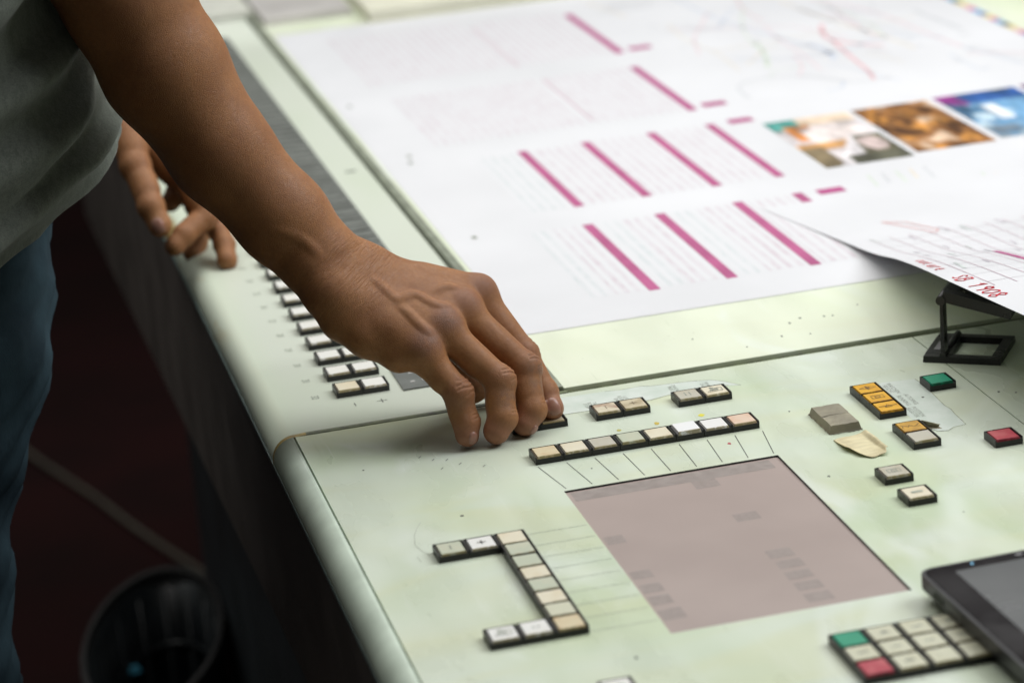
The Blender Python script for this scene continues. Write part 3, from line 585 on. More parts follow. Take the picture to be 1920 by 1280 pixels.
# handwriting, read from the operator's side: along -y, tops towards +x
GL = {'S': [[(6, 4), (7, 2), (5.6, .6), (4, 2.2), (2.4, 3.6), (.8, 2.6), (1.2, .6)]], 'B': [[(0, .8), (7, 1.4)], [(7, 1.2), (6.6, 4), (4, 3.6), (3.8, 1.4)], [(3.8, 3.4), (2, 4.8), (.2, 3), (0, .8)]],
      '1': [[(5, 0), (7, 2.2), (0, 1.6)]], '9': [[(5.6, 3.8), (7, 2.2), (5.4, .6), (3.8, 2), (4.6, 3.8), (6.6, 3.8)], [(6, 3.8), (0, 3)]], '0': [[(6.6, 2.4), (4.4, .4), (1, .9), (.2, 2.6), (3, 4.4), (6, 4), (6.6, 2.4)]],
      '8': [[(3.6, 2.4), (5.6, .6), (7, 2.4), (5.6, 4), (3.6, 2.4), (1.8, .6), (0, 2.4), (1.8, 4.2), (3.6, 2.4)]], 'o': [[(3.6, 1.8), (1.8, .4), (.2, 1.8), (1.8, 3.2), (3.6, 1.8)]], 'u': [[(3.6, 0), (.6, .5), (.3, 2), (3.6, 3)], [(3.6, 3), (0, 3.2)]],
      'e': [[(1.8, .2), (2.2, 2.6), (3.8, 1.6), (2, .2), (.2, 1.4), (.5, 3)]], 'r': [[(3.6, .4), (0, .4)], [(2.6, .6), (3.8, 2.4)]]}
def write(txt, s, y, sc, wd, ds=0, dy=5.4):
    for i, ch in enumerate(txt):
        if ch in GL: drape('handwriting', [[(s + a * sc + ds * i, y - dy * sc * i - b * sc) for a, b in st] for st in GL[ch]], wd, M['redpen'], .3)
write('SB', 4, 60, 1.6, 1.3); write('1908', 3.4, 30, 1.75, 1.4, -.2); write('oue', 6, 150, 1.8, 1.1); write('ure', 5, 118, 1.8, 1.2)
drape('printed_bar', [[(72, 178), (72, 60)]], 5, M['magdk']); drape('pen_ring', [[(50, 372), (58, 350), (66, 322), (72, 330), (64, 362), (50, 372)]], 1.6, plain('pale_red_pen', (.75, .42, .42), .5))
for k in range(26):
    s0 = 22 + (k % 7) * 24 + random.uniform(-6, 6); y0_ = 330 - (k // 7) * 74 + random.uniform(-20, 20)
    drape('printed_word', [[(s0, y0_), (s0 + random.uniform(-2, 2), y0_ - random.uniform(12, 34))]], random.uniform(1.6, 2.6), plain('pale_print', (.60, .56, .62) if k % 3 else (.58, .63, .62), .5))
for k in range(9): drape('printed_rule', [[(18 + 15 * k, 330), (18 + 15 * k, 20)]], .7, M['magpale'])
for k in range(12): drape('printed_rule', [[(18, 318 - 26 * k), (140, 318 - 26 * k)]], .6, M['txtt'])
drape('printed_rule', [[(30, 150), (70, 175), (120, 190), (170, 196)]], 1.2, M['txtt'])

# ------------------------------------------------------------------ folding magnifier (linen tester)
lp = tag(empty('folding_magnifier', (278.5, 68, 0), math.radians(-35)), 'black folding magnifier standing open beneath the loose proof', 'magnifier')
def lpb(mb, name, m): return mb.build(name, m, lp)
fr = MB().box(0, 51, 0, 7, 0, 4.2, .4).box(0, 51, 41, 48, 0, 4.2, .4).box(0, 16, 7, 41, 0, 4.2, .2).box(44, 51, 7, 41, 0, 4.2, .2)
bf = lpb(fr, 'base_frame', M['blacksat'])
b = MB().box(16.5, 43.5, 7.5, 9, .4, 2.4); b.build('scale_edge', plain('steel_scale', (.35, .35, .34), .4, metal=.6), bf)
lpb(MB().tube([(13, 1, 4.6), (13, 47, 4.6)], 2.2, 12), 'hinge', M['blacksat'])
lpb(MB().box(11.7, 14.3, 2, 12, 5, 42, .3), 'upright', M['blacksat'])
lpb(MB().tube([(13, 0, 42.5), (13, 50, 42.5)], 3.2, 12), 'hinge', M['blacksat'])
tp = MB().box(0, 46, -24, -15, -3, 4, .3).box(0, 46, 15, 24, -3, 4, .3).box(0, 9, -15, 15, -3, 4, .3).box(38, 46, -15, 15, -3, 4, .3)
tpo = lpb(tp, 'lens_frame', M['blacksat']); tpo.location = (.014, .025, .0445); tpo.rotation_euler = (0, math.radians(13), 0)
ring = MB()
for k in range(28):
    a, c = 2 * math.pi * k / 28, 2 * math.pi * (k + 1) / 28
    ring.quad((23 + 13 * math.cos(a), 13 * math.sin(a), 4.2), (23 + 13 * math.cos(c), 13 * math.sin(c), 4.2), (23 + 17 * math.cos(c), 17 * math.sin(c), 4.2), (23 + 17 * math.cos(a), 17 * math.sin(a), 4.2))
    ring.quad((23 + 13 * math.cos(a), 13 * math.sin(a), 4.2), (23 + 13 * math.cos(a), 13 * math.sin(a), -3.2), (23 + 13 * math.cos(c), 13 * math.sin(c), -3.2), (23 + 13 * math.cos(c), 13 * math.sin(c), 4.2))
ring.build('lens_ring', M['blacksat'], tpo)
g = NT('lens_glass'); g.set(base=(.8, .9, .85), rough=.03, trans=1.0, ior=1.5)
V = []; F = []
for i in range(6):
    for k in range(28): V.append((23 + 13 * i / 5 * math.cos(2 * math.pi * k / 28), 13 * i / 5 * math.sin(2 * math.pi * k / 28), 3.2 * math.cos(i / 5 * 1.3)))
for i in range(5):
    for k in range(28): F.append((i * 28 + k, i * 28 + (k + 1) % 28, (i + 1) * 28 + (k + 1) % 28, (i + 1) * 28 + k))
pyd('lens', V, F, g.m, tpo, True)
lpb(MB().quad((4, 14, 4.3), (8, 14, 4.3), (8, 30, 4.3), (4, 30, 4.3)), 'worn_patch', plain('worn_grey', (.20, .20, .21), .35))

# ------------------------------------------------------------------ the tablet
TZ = 7.0
tb = tag(empty('tablet', (138.5, -279, TZ), math.radians(1.5)), 'black tablet with grey screen lying at the corner of the panel over the keypad', 'tablet')
def rrect(x0, x1, y0, y1, r, n=6):
    P = []
    for cx, cy, a0 in ((x1 - r, y1 - r, 0), (x0 + r, y1 - r, 90), (x0 + r, y0 + r, 180), (x1 - r, y0 + r, 270)):
        for k in range(n + 1): a = math.radians(a0 + 90 * k / n); P.append((cx + r * math.cos(a), cy + r * math.sin(a)))
    return P
MB().prism(rrect(0, 260, -178, 0, 7), 0, 8.4).bevel(.8, 2).build('case', plain('black_tablet_case', (.016, .016, .02), .4, .5, .2, 60), tb)
MB().prism(rrect(2, 258, -176, -2, 6), 8.45, 8.75).build('glass', plain('black_bezel_glass', (.018, .016, .018), .14, .5, .1, 20), tb)
MB().prism(rrect(17, 243, -165, -11, 1), 8.78, 8.86).build('screen', plain('grey_tablet_screen', (.12, .125, .128), .22, .5, .04, 10), tb)
l_ = NT('blue_indicator'); l_.set(base=(.2, .5, .7), emi=(.25, .6, .9), emis=.8)
MB().prism([(29 + .8 * math.cos(a), -5.5 + .8 * math.sin(a)) for a in [i * math.pi / 5 for i in range(10)]], 8.78, 8.95).build('indicator_light', l_.m, tb)
MB().prism([(56 + 2.2 * math.cos(a), -5 + 1.3 * math.sin(a)) for a in [i * math.pi / 6 for i in range(12)]], 8.78, 8.9).build('sensor_window', plain('grey_sensor', (.2, .2, .21), .3), tb)
MB().box(-.4, .5, -34, -22, 1.5, 4.5).build('side_port', M['groove'], tb); MB().box(-.6, .4, -60, -42, 4.2, 6.4, .2).build('side_button', M['blacksat'], tb)
MB().box(8, 60, -150, -120, -TZ + .15, .02).build('rubber_foot', M['blacksat'], tb); MB().box(60, 250, -40, -20, -TZ + .15, .02).build('rubber_foot', M['blacksat'], tb)

# ------------------------------------------------------------------ on the floor: bin and cable
bn = tag(empty('waste_bin', (-178, 996, -900)), 'black ribbed plastic waste bin on the floor by the pedestal', 'bin')
M['bin'] = plain('black_bin_plastic', (.007, .010, .012), .42, .5, .15, 20)
def bp(a, k, z): x = 74 * k * math.cos(a); return (x, 153 * k * math.sin(a) + .9 * x, z)     # skewed oval plan
NB = 56; V = []; F = []
for k_, z_ in ((.80, 0), (.86, 150), (.93, 300), (.975, 392)):
    for k in range(NB): V.append(bp(2 * math.pi * k / NB, k_, z_))
for r in range(3):
    for k in range(NB): F.append((r * NB + k, r * NB + (k + 1) % NB, (r + 1) * NB + (k + 1) % NB, (r + 1) * NB + k))
F.append(tuple(range(NB))[::-1]); o = pyd('wall', V, F, M['bin'], bn, True); sm = o.modifiers.new('t', 'SOLIDIFY'); sm.thickness = .003
rim = MB()
for k in range(NB):
    a, c = 2 * math.pi * k / NB, 2 * math.pi * (k + 1) / NB
    for (ra, za_), (rb, zb_) in (((.95, 390), (.955, 401)), ((.955, 401), (1.03, 401)), ((1.03, 401), (1.04, 386)), ((1.04, 386), (.95, 386))): rim.quad(bp(a, ra, za_), bp(c, ra, za_), bp(c, rb, zb_), bp(a, rb, zb_))
rim.build('rim', plain('grey_bin_rim', (.022, .022, .023), .4, .5, .1, 20), bn)
for z_, k_ in ((250, .895), (320, .93)):
    MB().tube([bp(2 * math.pi * k / NB, k_, z_) for k in range(NB + 1)], 5, 6, False).build('inner_ledge', M['bin'], bn)
for k in range(16): a = 2 * math.pi * k / 16; MB().tube([bp(a, .79, 8), bp(a, .955, 380)], 4, 6).build('rib', M['bin'], bn)
o = MB().box(-6, 6, -6, 6, 0, 5, 2.5).build('paper_scrap', plain('blue_scrap', (.02, .16, .24), .6)); o.location = (-.196, 1.055, -.56); tag(o, 'small blue paper scrap stuck inside the black bin', 'scrap')
cbp = [(-420, 3500), (-330, 3080), (-262, 2850), (-205, 2650), (-139, 2455), (-95, 2300), (-59, 2190), (0, 2020), (120, 1850)]
o = MB().tube([(x, y, -894) for x, y in cbp], 3.8, 8).build('floor_cable', plain('grey_cable_sheath', (.12, .113, .09), .5)); tag(o, 'pale grey cable lying across the dark red floor', 'cable')
#PERSON#

# ------------------------------------------------------------------ the person: one continuous skin grown from an implicit body
J = {
    'idx': [(-2.0, 117.1, 76.4), (19.1, 93.6, 39.7), (26.5, 76.1, 18.4), (28.8, 67.3, 9.8)],
    'mid': [(-16.7, 98.6, 73.0), (14.6, 72.3, 37.8), (13.1, 57.4, 15.0), (7.5, 54.0, 7.8)],
    'rng': [(-33.2, 82.3, 68.4), (-5.3, 59.0, 36.7), (-8.0, 48.3, 16.2), (-13.0, 45.8, 8.7)],
    'pky': [(-49.7, 71.9, 59.1), (-32.7, 57.4, 33.7), (-30.5, 52.0, 15.9), (-31.0, 48.4, 8.3)],
    'thb': [(-52.4, 128.0, 63.9), (-13.2, 118.4, 16.1), (10.2, 119.6, 15.5), (24.6, 109.0, 18.7)],
    'wu': [(-98.0, 107.8, 96.2)],
    'wr': [(-76.4, 128.6, 101.2)],
    'mcb': [(-69.0, 132.6, 98.6), (-74.1, 123.2, 93.1), (-81.6, 111.5, 88.7), (-89.4, 101.8, 83.9)],
    'hyp': [(-94.2, 99.8, 78.2), (-81.2, 89.2, 68.0), (-64.1, 77.6, 57.5)],
    'lumb': [(-38.4, 117.2, 50.5), (-22.8, 121.6, 57.5)],
    'arm': [(-100.1, 126.8, 112.8, 26.3), (-118.8, 137.5, 138.8, 29.6), (-150.9, 152.2, 183.7, 33.2), (-178.2, 168.0, 238.4, 39.8), (-194.9, 175.4, 281.3, 39.9), (-222.0, 185.0, 339.8, 42.2)],
    'l_thb': [(-175.0, 592.6, 110.0), (-171.3, 560.0, 79.8), (-166.0, 530.6, 53.8), (-162.2, 520.9, 40.4)],
    'l_a': [(-129.3, 592.1, 58.1), (-116.1, 569.3, 31.3), (-113.5, 536.1, 14.4), (-114.0, 520.2, 5.4)],
    'l_b': [(-132.4, 558.7, 68.9), (-124.9, 540.7, 36.6), (-144.3, 526.3, 29.5), (-152.9, 520.5, 22.9)],
    'l_c': [(-128.6, 601.2, 53.6), (-121.0, 587.6, 18.6), (-130.4, 580.0, 6.1), (-134.8, 573.8, 1.0)],
    'l_d': [(-136.5, 601.6, 65.6), (-131.7, 605.5, 48.6), (-139.6, 599.7, 42.4), (-145.1, 594.0, 38.1)],
    'l_palm': [(-178.1, 614.8, 109.8), (-130.1, 582.6, 61.4)],
    'l_wr': [(-183.9, 642.4, 124.2)],
    'v1': [(-60.7, 82.2, 92.1), (-55.5, 81.7, 93.9), (-50.5, 81.0, 95.1), (-45.9, 79.4, 93.1), (-41.6, 77.1, 89.2), (-35.8, 75.1, 86.8), (-30.0, 73.6, 86.3)],
    'v2': [(-59.1, 80.5, 88.2), (-54.9, 78.1, 83.7), (-50.9, 75.3, 77.9), (-46.1, 72.7, 73.3), (-44.2, 71.6, 71.3)],
    'v3': [(-37.8, 78.1, 94.6), (-33.1, 78.1, 97.4), (-28.9, 77.2, 97.6), (-23.8, 75.8, 96.6)],
    'v4': [(-73.1, 89.8, 106.6), (-67.6, 86.3, 99.7), (-60.7, 82.2, 92.1)],
    'v5': [(-87.9, 89.1, 95.1), (-78.3, 86.8, 94.3), (-69.2, 83.4, 90.3), (-59.1, 80.5, 88.2)],
    'fv': [(-133.9, 114.2, 139.8), (-123.5, 111.2, 137.7), (-114.3, 108.0, 134.0), (-107.1, 104.4, 128.0), (-103.2, 101.5, 121.9)],
    't1': [(-79.8, 96.2, 121.2), (-74.8, 93.5, 116.3), (-67.2, 90.5, 112.4)],
    't2': [(-102.7, 102.5, 125.0), (-91.3, 96.4, 114.5), (-84.3, 92.6, 107.5)],
    'nail_idx': [(27.9, 58.3, 14.4)],
    'nail_pky': [(-29.7, 36.9, 10.0)],
    'nail_mid': [(9.9, 38.5, 8.3)],
    'nail_lthb': [(-164.9, 508.7, 44.0)]}
def arr(k): return [np.array(q, float) for q in J[k]]
def axis_pts(*segs):
    out = []
    for a, b, st in segs: n = max(1, int(round((b - a) / st))); out.append(np.linspace(a, b, n + 1)[:-1])
    return np.concatenate(out + [np.array([segs[-1][1]])]).astype(np.float32)
class Field:
    def __init__(s, xs, ys, zs, far=25.): s.x, s.y, s.z = xs, ys, zs; s.F = np.full((len(xs), len(ys), len(zs)), far, np.float32)
    def box(s, lo, hi):
        r = []
        for ax, a, b in ((s.x, lo[0], hi[0]), (s.y, lo[1], hi[1]), (s.z, lo[2], hi[2])): r.append(slice(max(0, np.searchsorted(ax, a) - 1), min(len(ax), np.searchsorted(ax, b) + 1)))
        return tuple(r)
    def dist(s, sl, a, b, ra, rb):
        X = s.x[sl[0]][:, None, None]; Y = s.y[sl[1]][None, :, None]; Z = s.z[sl[2]][None, None, :]
        d = b - a; L = float(d @ d) + 1e-9
        t = np.clip(((X - a[0]) * d[0] + (Y - a[1]) * d[1] + (Z - a[2]) * d[2]) / L, 0, 1).astype(np.float32)
        return np.sqrt((X - a[0] - t * d[0]) ** 2 + (Y - a[1] - t * d[1]) ** 2 + (Z - a[2] - t * d[2]) ** 2) - (ra + (rb - ra) * t)
    def cone(s, a, b, ra, rb, k=4., sub=False):
        a = np.asarray(a, float); b = np.asarray(b, float); m = max(ra, rb) + k + (3 if sub else 14)
        sl = s.box(np.minimum(a, b) - m, np.maximum(a, b) + m)
        if 0 in s.F[sl].shape: return
        d = s.dist(sl, a, b, ra, rb); f = s.F[sl]
        s.F[sl] = -smin(-f, d, k) if sub else smin(f, d, k)
    def ball(s, c, r, k=4.): s.cone(c, np.asarray(c) + .01, r, r, k)
    def sample(s, P):
        P = np.atleast_2d(P); idx = []; fr = []
        for ax, v in ((s.x, P[:, 0]), (s.y, P[:, 1]), (s.z, P[:, 2])):
            i = np.clip(np.searchsorted(ax, v) - 1, 0, len(ax) - 2); idx.append(i); fr.append((v - ax[i]) / (ax[i + 1] - ax[i]))
        o = 0
        for a in (0, 1):
            for b in (0, 1):
                for c in (0, 1): o = o + s.F[idx[0] + a, idx[1] + b, idx[2] + c] * (fr[0] if a else 1 - fr[0]) * (fr[1] if b else 1 - fr[1]) * (fr[2] if c else 1 - fr[2])
        return o
    def grad(s, P, h=1.2):
        P = np.atleast_2d(np.asarray(P, float)); g = np.stack([s.sample(P + h * e) - s.sample(P - h * e) for e in np.eye(3)], 1); return g / (np.linalg.norm(g, axis=1, keepdims=True) + 1e-9)
    def ray(s, P, back=45.):
        P = np.atleast_2d(np.asarray(P, float)); C_ = np.array((-348.2, -1579.6, 618.2)); d = P - C_; d /= np.linalg.norm(d, axis=1, keepdims=True); Q_ = P - d * back
        for _ in range(90): Q_ = Q_ + d * np.clip(s.sample(Q_), -2, 2)[:, None] * .7
        return Q_
    def snap(s, P, n=12, off=0.):
        P = np.atleast_2d(np.asarray(P, float)).copy()
        for _ in range(n): P -= .8 * (s.sample(P) - off)[:, None] * s.grad(P)
        return P
def smin(a, b, k):
    h = np.clip(.5 + .5 * (b - a) / k, 0, 1); return (b * (1 - h) + a * h - k * h * (1 - h)).astype(np.float32)
def nets(f):
    F = f.F; ins = F < 0; nx, ny, nz = F.shape
    cnt = np.zeros((nx - 1, ny - 1, nz - 1), np.int8); C8 = [(a, b, c) for a in (0, 1) for b in (0, 1) for c in (0, 1)]
    for a, b, c in C8: cnt += ins[a:nx - 1 + a, b:ny - 1 + b, c:nz - 1 + c]
    act = np.argwhere((cnt > 0) & (cnt < 8)); ID = np.full(cnt.shape, -1, np.int32); ID[act[:, 0], act[:, 1], act[:, 2]] = np.arange(len(act))
    vals = {q: F[act[:, 0] + q[0], act[:, 1] + q[1], act[:, 2] + q[2]].astype(float) for q in C8}
    pos = np.zeros((len(act), 3)); num = np.zeros(len(act))
    for q in C8:
        for ax in range(3):
            if q[ax]: continue
            r = list(q); r[ax] = 1; r = tuple(r); m = (vals[q] < 0) != (vals[r] < 0); t = vals[q] / (vals[q] - vals[r] + 1e-12); t = np.where(m, t, 0)
            p = np.tile(np.array(q, float), (len(act), 1)); p[:, ax] = t; pos += p * m[:, None]; num += m
    pos /= num[:, None]
    W_ = np.stack([ax[act[:, i]] + pos[:, i] * (ax[act[:, i] + 1] - ax[act[:, i]]) for i, ax in enumerate((f.x, f.y, f.z))], 1)
    Q = []
    for ax in range(3):
        o = [np.s_[:]] * 3; o1 = list(o); o2 = list(o); o1[ax] = slice(0, -1); o2[ax] = slice(1, None)
        A = ins[tuple(o1)]; B = ins[tuple(o2)]; ed_ = np.argwhere(A != B); u, v = (ax + 1) % 3, (ax + 2) % 3
        ok = (ed_[:, u] > 0) & (ed_[:, v] > 0) & (ed_[:, u] < F.shape[u] - 1) & (ed_[:, v] < F.shape[v] - 1); ed_ = ed_[ok]
        c = []
        for du, dv in ((-1, -1), (0, -1), (0, 0), (-1, 0)):
            e = ed_.copy(); e[:, u] += du; e[:, v] += dv; c.append(ID[e[:, 0], e[:, 1], e[:, 2]])
        c = np.stack(c, 1); flip = ~A[ed_[:, 0], ed_[:, 1], ed_[:, 2]]; c[flip] = c[flip][:, ::-1]; Q.append(c)
    return W_, np.concatenate(Q)
def np_mesh(name, V, Q, m, parent=None):
    me = bpy.data.meshes.new(name); me.vertices.add(len(V)); me.vertices.foreach_set('co', (V * MM).astype(np.float32).ravel())
    me.loops.add(Q.size); me.loops.foreach_set('vertex_index', Q.astype(np.int32).ravel()); me.polygons.add(len(Q))
    me.polygons.foreach_set('loop_start', np.arange(0, Q.size, 4, dtype=np.int32)); me.polygons.foreach_set('use_smooth', np.ones(len(Q), bool)); me.update(calc_edges=True); me.validate()
    return link(name, me, m, parent)
def relax(V, Q, it=2, lam=.45, wt=None):
    E_ = np.concatenate([Q[:, [0, 1]], Q[:, [1, 2]], Q[:, [2, 3]], Q[:, [3, 0]]]); n = len(V); deg = np.bincount(E_.ravel(), minlength=n)[:, None]
    for _ in range(it):
        for l in (lam, -lam * 1.04):
            acc = np.stack([np.bincount(E_[:, 0], V[E_[:, 1], i], n) + np.bincount(E_[:, 1], V[E_[:, 0], i], n) for i in range(3)], 1); V = V + l * (acc / deg - V)
    return V

FX = axis_pts((-640, -240, 8), (-240, -112, 2.0), (-112, 46, .68)); FY = axis_pts((20, 38, 3), (38, 142, .68), (142, 232, 2.2), (232, 500, 8), (500, 660, 2.2), (660, 720, 6)); FZ = axis_pts((-60, -4, 8), (-4, 118, .68), (118, 345, 2.0), (345, 1010, 9))
body = Field(FX, FY, FZ); fing = Field(FX, FY, FZ)
# --- right forearm and wrist
am = arr('arm'); ap = [q[:3] for q in am]; ar = [float(q[3]) for q in am]
vdir = np.array((.2, .928, -.315))
for i in range(len(ap) - 1): body.cone(ap[i], ap[i + 1], ar[i] - 1.2, ar[i + 1] - 1.2, 10)
elbow = ap[-1]; shoulder = np.array((-395., 120., 585.))
body.cone(elbow, shoulder, 42, 58, 20)
wu, wr = arr('wu')[0], arr('wr')[0]
body.cone(ap[0] + (wu - wr) * .22, wu, 18.5, 15.5, 10); body.cone(ap[0] - (wu - wr) * .22, wr, 18.5, 16, 10); body.cone(wu, wr, 15, 15.5, 8)
body.ball(ap[0] + (wu - wr) * .34 - vdir * 5, 12.5, 8)                              # head of the ulna
# --- right palm
mc = {'idx': 11.2, 'mid': 11.2, 'rng': 10.8, 'pky': 10.0}; names = ('idx', 'mid', 'rng', 'pky'); mb_ = arr('mcb')
for i, n_ in enumerate(names):
    q = arr(n_)[0]; body.cone(mb_[i], q, 11.2, mc[n_] - .8, 15); body.cone((wr, (wu + wr) / 2, (wu + wr) / 2, wu)[i], mb_[i], 15, 11.5, 10)
hy = arr('hyp'); lb = arr('lumb')
body.cone(wu + np.array((2, -2, -4)), hy[0], 12.5, 11, 8); body.cone(hy[0], hy[1], 11, 11.0, 8); body.cone(hy[1], hy[2], 11.0, 9.4, 8); body.cone(hy[2], arr('pky')[0], 9.4, 9.2, 7)
body.cone(mb_[1] + np.array((6, 4, -12)), lb[0], 13, 12, 12); body.cone(lb[0], lb[1], 12, 11, 10)
th = arr('thb'); body.cone(mb_[0] + np.array((8, 2, -16)), th[0], 14, 14, 12); body.cone(th[0], th[1], 14.5, 10, 12)
up = np.array((.15, -.55, .82))
for i in range(3):
    a_ = (mb_[i] + mb_[i + 1]) / 2; b_ = (arr(names[i])[0] + arr(names[i + 1])[0]) / 2; body.cone(a_ + up * .8, b_ + (a_ - b_) * .16 + up * .3, 11.2, 10.2, 14)
for i, n_ in enumerate(names):
    q = arr(n_)[0]; body.ball(q + up * 1.9, mc[n_] - 1.1, 5)
    pr_ = arr(n_)[1]; body.cone(q + up * 1.2 - (pr_ - q) * .05, (mb_[i] + q) / 2 + up * 4.2, 6.8, 6.2, 9)   # tendon ridges to the knuckles
# --- fingers: soft inside a finger, clean creases between neighbours
def finger(F_, P, R, k=3.2, bulge=(.55, .35)):
    lo = np.min(P, 0) - 34; hi = np.max(P, 0) + 34; sl = F_.box(lo, hi)
    g = Field(F_.x[sl[0]], F_.y[sl[1]], F_.z[sl[2]])
    for i in range(3): g.cone(P[i], P[i + 1], R[i][0], R[i][1], k)
    if bulge:
        n1 = (P[1] - P[0]) / np.linalg.norm(P[1] - P[0]) - (P[2] - P[1]) / np.linalg.norm(P[2] - P[1]); n1 = n1 / (np.linalg.norm(n1) + 1e-6)
        g.ball(P[1] + n1 * .8, R[0][1] - .35 + bulge[0] * .5, 4); g.ball(P[2] + n1 * .5, R[1][1] + bulge[1] * .3, 2.5)
        g.cone(P[1] * .62 + P[0] * .38 - n1 * 3.2, P[1] * .35 + P[0] * .65 - n1 * 3.2, R[0][0] - 2.6, R[0][0] - 2.4, 5)       # pulp of the proximal joint
        g.cone(P[2] * .6 + P[1] * .4 - n1 * 2.0, P[2] * .4 + P[1] * .6 - n1 * 2.0, R[1][0] - 1.7, R[1][0] - 1.7, 4)
        tt = (P[3] - P[2]) / np.linalg.norm(P[3] - P[2]); g.ball(P[3] - n1 * .9 - tt * 1.5, R[2][1] - .4, 3)
    F_.F[sl] = np.minimum(F_.F[sl], g.F)
RR = {'idx': ((10.0, 9.0), (8.8, 8.2), (8.0, 7.1)), 'mid': ((10.3, 9.4), (9.3, 8.9), (8.6, 7.7)), 'rng': ((10.0, 9.2), (9.2, 8.9), (8.6, 7.8)), 'pky': ((9.4, 8.8), (8.7, 8.2), (7.8, 6.9))}
for n_ in names: finger(fing, arr(n_), RR[n_])
finger(fing, th, ((10.5, 9.6), (9.3, 9.0), (9.0, 8.0)))
# --- left hand resting on the far edge, left arm, trunk
wl = arr('l_wr')[0]; lp_ = arr('l_palm')
body.cone(lp_[0], lp_[1], 19, 17, 8); body.cone(wl, lp_[0], 21, 20, 8); elbl = np.array((-330., 640., 235.)); shl = np.array((-400., 500., 585.))
body.cone(wl, elbl, 22, 36, 10); body.cone(elbl, shl, 40, 55, 18)
finger(fing, arr('l_thb'), ((13, 11.5), (11, 10), (10, 8.5)))
for n_ in ('l_a', 'l_b', 'l_c', 'l_d'): finger(fing, arr(n_), ((10, 9.2), (8.8, 8.2), (8, 7.4)))
body.cone((-415, 300, -10), (-405, 300, 330), 120, 118, 30); body.cone((-405, 240, 480), (-405, 360, 480), 105, 105, 40); body.cone((-405, 300, 330), (-405, 300, 500), 118, 110, 30)
body.cone((-400, 130, 575), (-400, 490, 575), 62, 62, 40); body.cone((-385, 300, 600), (-310, 290, 735), 58, 54, 30)
hc = np.array((-255., 285., 812.)); body.cone(hc + (-18, 0, 30), hc + (14, 0, -46), 82, 58, 25); body.cone(hc + (62, 0, 2), hc + (74, 0, -20), 8, 13, 12); body.cone(hc + (55, 0, -62), hc + (40, 0, -70), 22, 24, 20)
for sy_ in (-1, 1): body.cone(hc + (-14, sy_ * 78, 18), hc + (-10, sy_ * 76, -22), 11, 9, 6); body.ball(hc + (58, sy_ * 30, 18), 12, 10); body.cone(hc + (60, sy_ * 14, -50), hc + (64, 0, -48), 7, 8, 6)
body.F = smin(body.F, fing.F, 7.5); del fing
# --- surface detail: veins and tendons raised, creases cut
def trail(key, r, sink, k, sub=False):
    P = arr(key); P = [P[0]] + [(a * (1 - f_) + b * f_) for a, b in zip(P, P[1:]) for f_ in (.33, .67, 1.)]; P = body.ray(P); e_ = np.linspace(-1, 1, len(P)) ** 4; P = P - body.grad(P, 3) * (sink + 1.1 * e_)[:, None]
    for _ in range(3): P[1:-1] = .25 * P[:-2] + .5 * P[1:-1] + .25 * P[2:]
    for a, b in zip(P, P[1:]): body.cone(a, b, r, r, k, sub)
base_snap = {k_: None for k_ in ()}
for key, r, sk in (('v1', 2.1, 2.35), ('v2', 2.0, 2.3), ('v3', 1.8, 2.15), ('v4', 2.0, 2.45), ('fv', 3.0, 3.85)): trail(key, r, sk, 3.6)
for n_ in names:
    P = arr(n_); t1 = (P[1] - P[0]) / np.linalg.norm(P[1] - P[0]); t2 = (P[2] - P[1]) / np.linalg.norm(P[2] - P[1]); nn = t1 - t2; nn /= np.linalg.norm(nn) + 1e-6
    tt = t1 + t2; tt /= np.linalg.norm(tt); bb = np.cross(tt, nn)
    for off, wd, dp in ((-6.4, .95, .5), (-3.4, 1.15, .78), (-.2, 1.2, .7), (3.0, .9, .5)):
        pts = []
        for a in np.linspace(-wd, wd, 9): pts.append(P[1] + tt * (off + 1.6 * abs(a) * np.sign(off + .01) * .6 + .5 * math.sin(a * 5 + off)) + (nn * math.cos(a) + bb * math.sin(a)) * 9.5)
        Q_ = body.snap(np.array(pts))
        for a, b in zip(Q_, Q_[1:]): body.cone(a, b, dp * .9, dp * .9, .5, True)
    # joint next to the nail
    t3 = (P[3] - P[2]) / np.linalg.norm(P[3] - P[2])
    for off in (-1.6, .6):
        pts = [P[2] + t2 * off + (nn * math.cos(a) + bb * math.sin(a)) * 8 for a in np.linspace(-.8, .8, 7)]; Q_ = body.snap(np.array(pts))
        for a, b in zip(Q_, Q_[1:]): body.cone(a, b, .45, .45, .4, True)
Vb, Qb = nets(body); Vb = relax(Vb, Qb, 2)

# skin
t = NT('brown_skin'); v = t.coord()
mott = t.ramp(t.noise(v, 38, 4, .6), .32, .70); fine = t.ramp(t.noise(v, 420, 3, .6), .35, .68)
kn = t.attr('knuckle').outputs['Fac']; tip = t.attr('fingertip').outputs['Fac']; smu = t.attr('smudge').outputs['Fac']; wrk = t.attr('wrist').outputs['Fac']
c = t.mix(mott, (.300, .126, .046), (.375, .168, .063)); c = t.mix(t.math('MULTIPLY', fine, .30), c, (.20, .08, .034))
c = t.mix(t.math('MULTIPLY', kn, .50), c, (.215, .095, .066)); c = t.mix(t.math('MULTIPLY', tip, .6), c, (.34, .155, .108))
c = t.mix(t.math('MULTIPLY', t.math('MULTIPLY', smu, t.ramp(t.noise(v, 160, 4), .35, .6)), .38), c, (.125, .092, .085))
t.set(base=c, spec=.42, sss=.16, rough=t.ramp(t.noise(v, 240, 3), .3, .7, .42, .58))
t.p.inputs['Subsurface Radius'].default_value = (1.0, .36, .20); t.p.inputs['Subsurface Scale'].default_value = .004
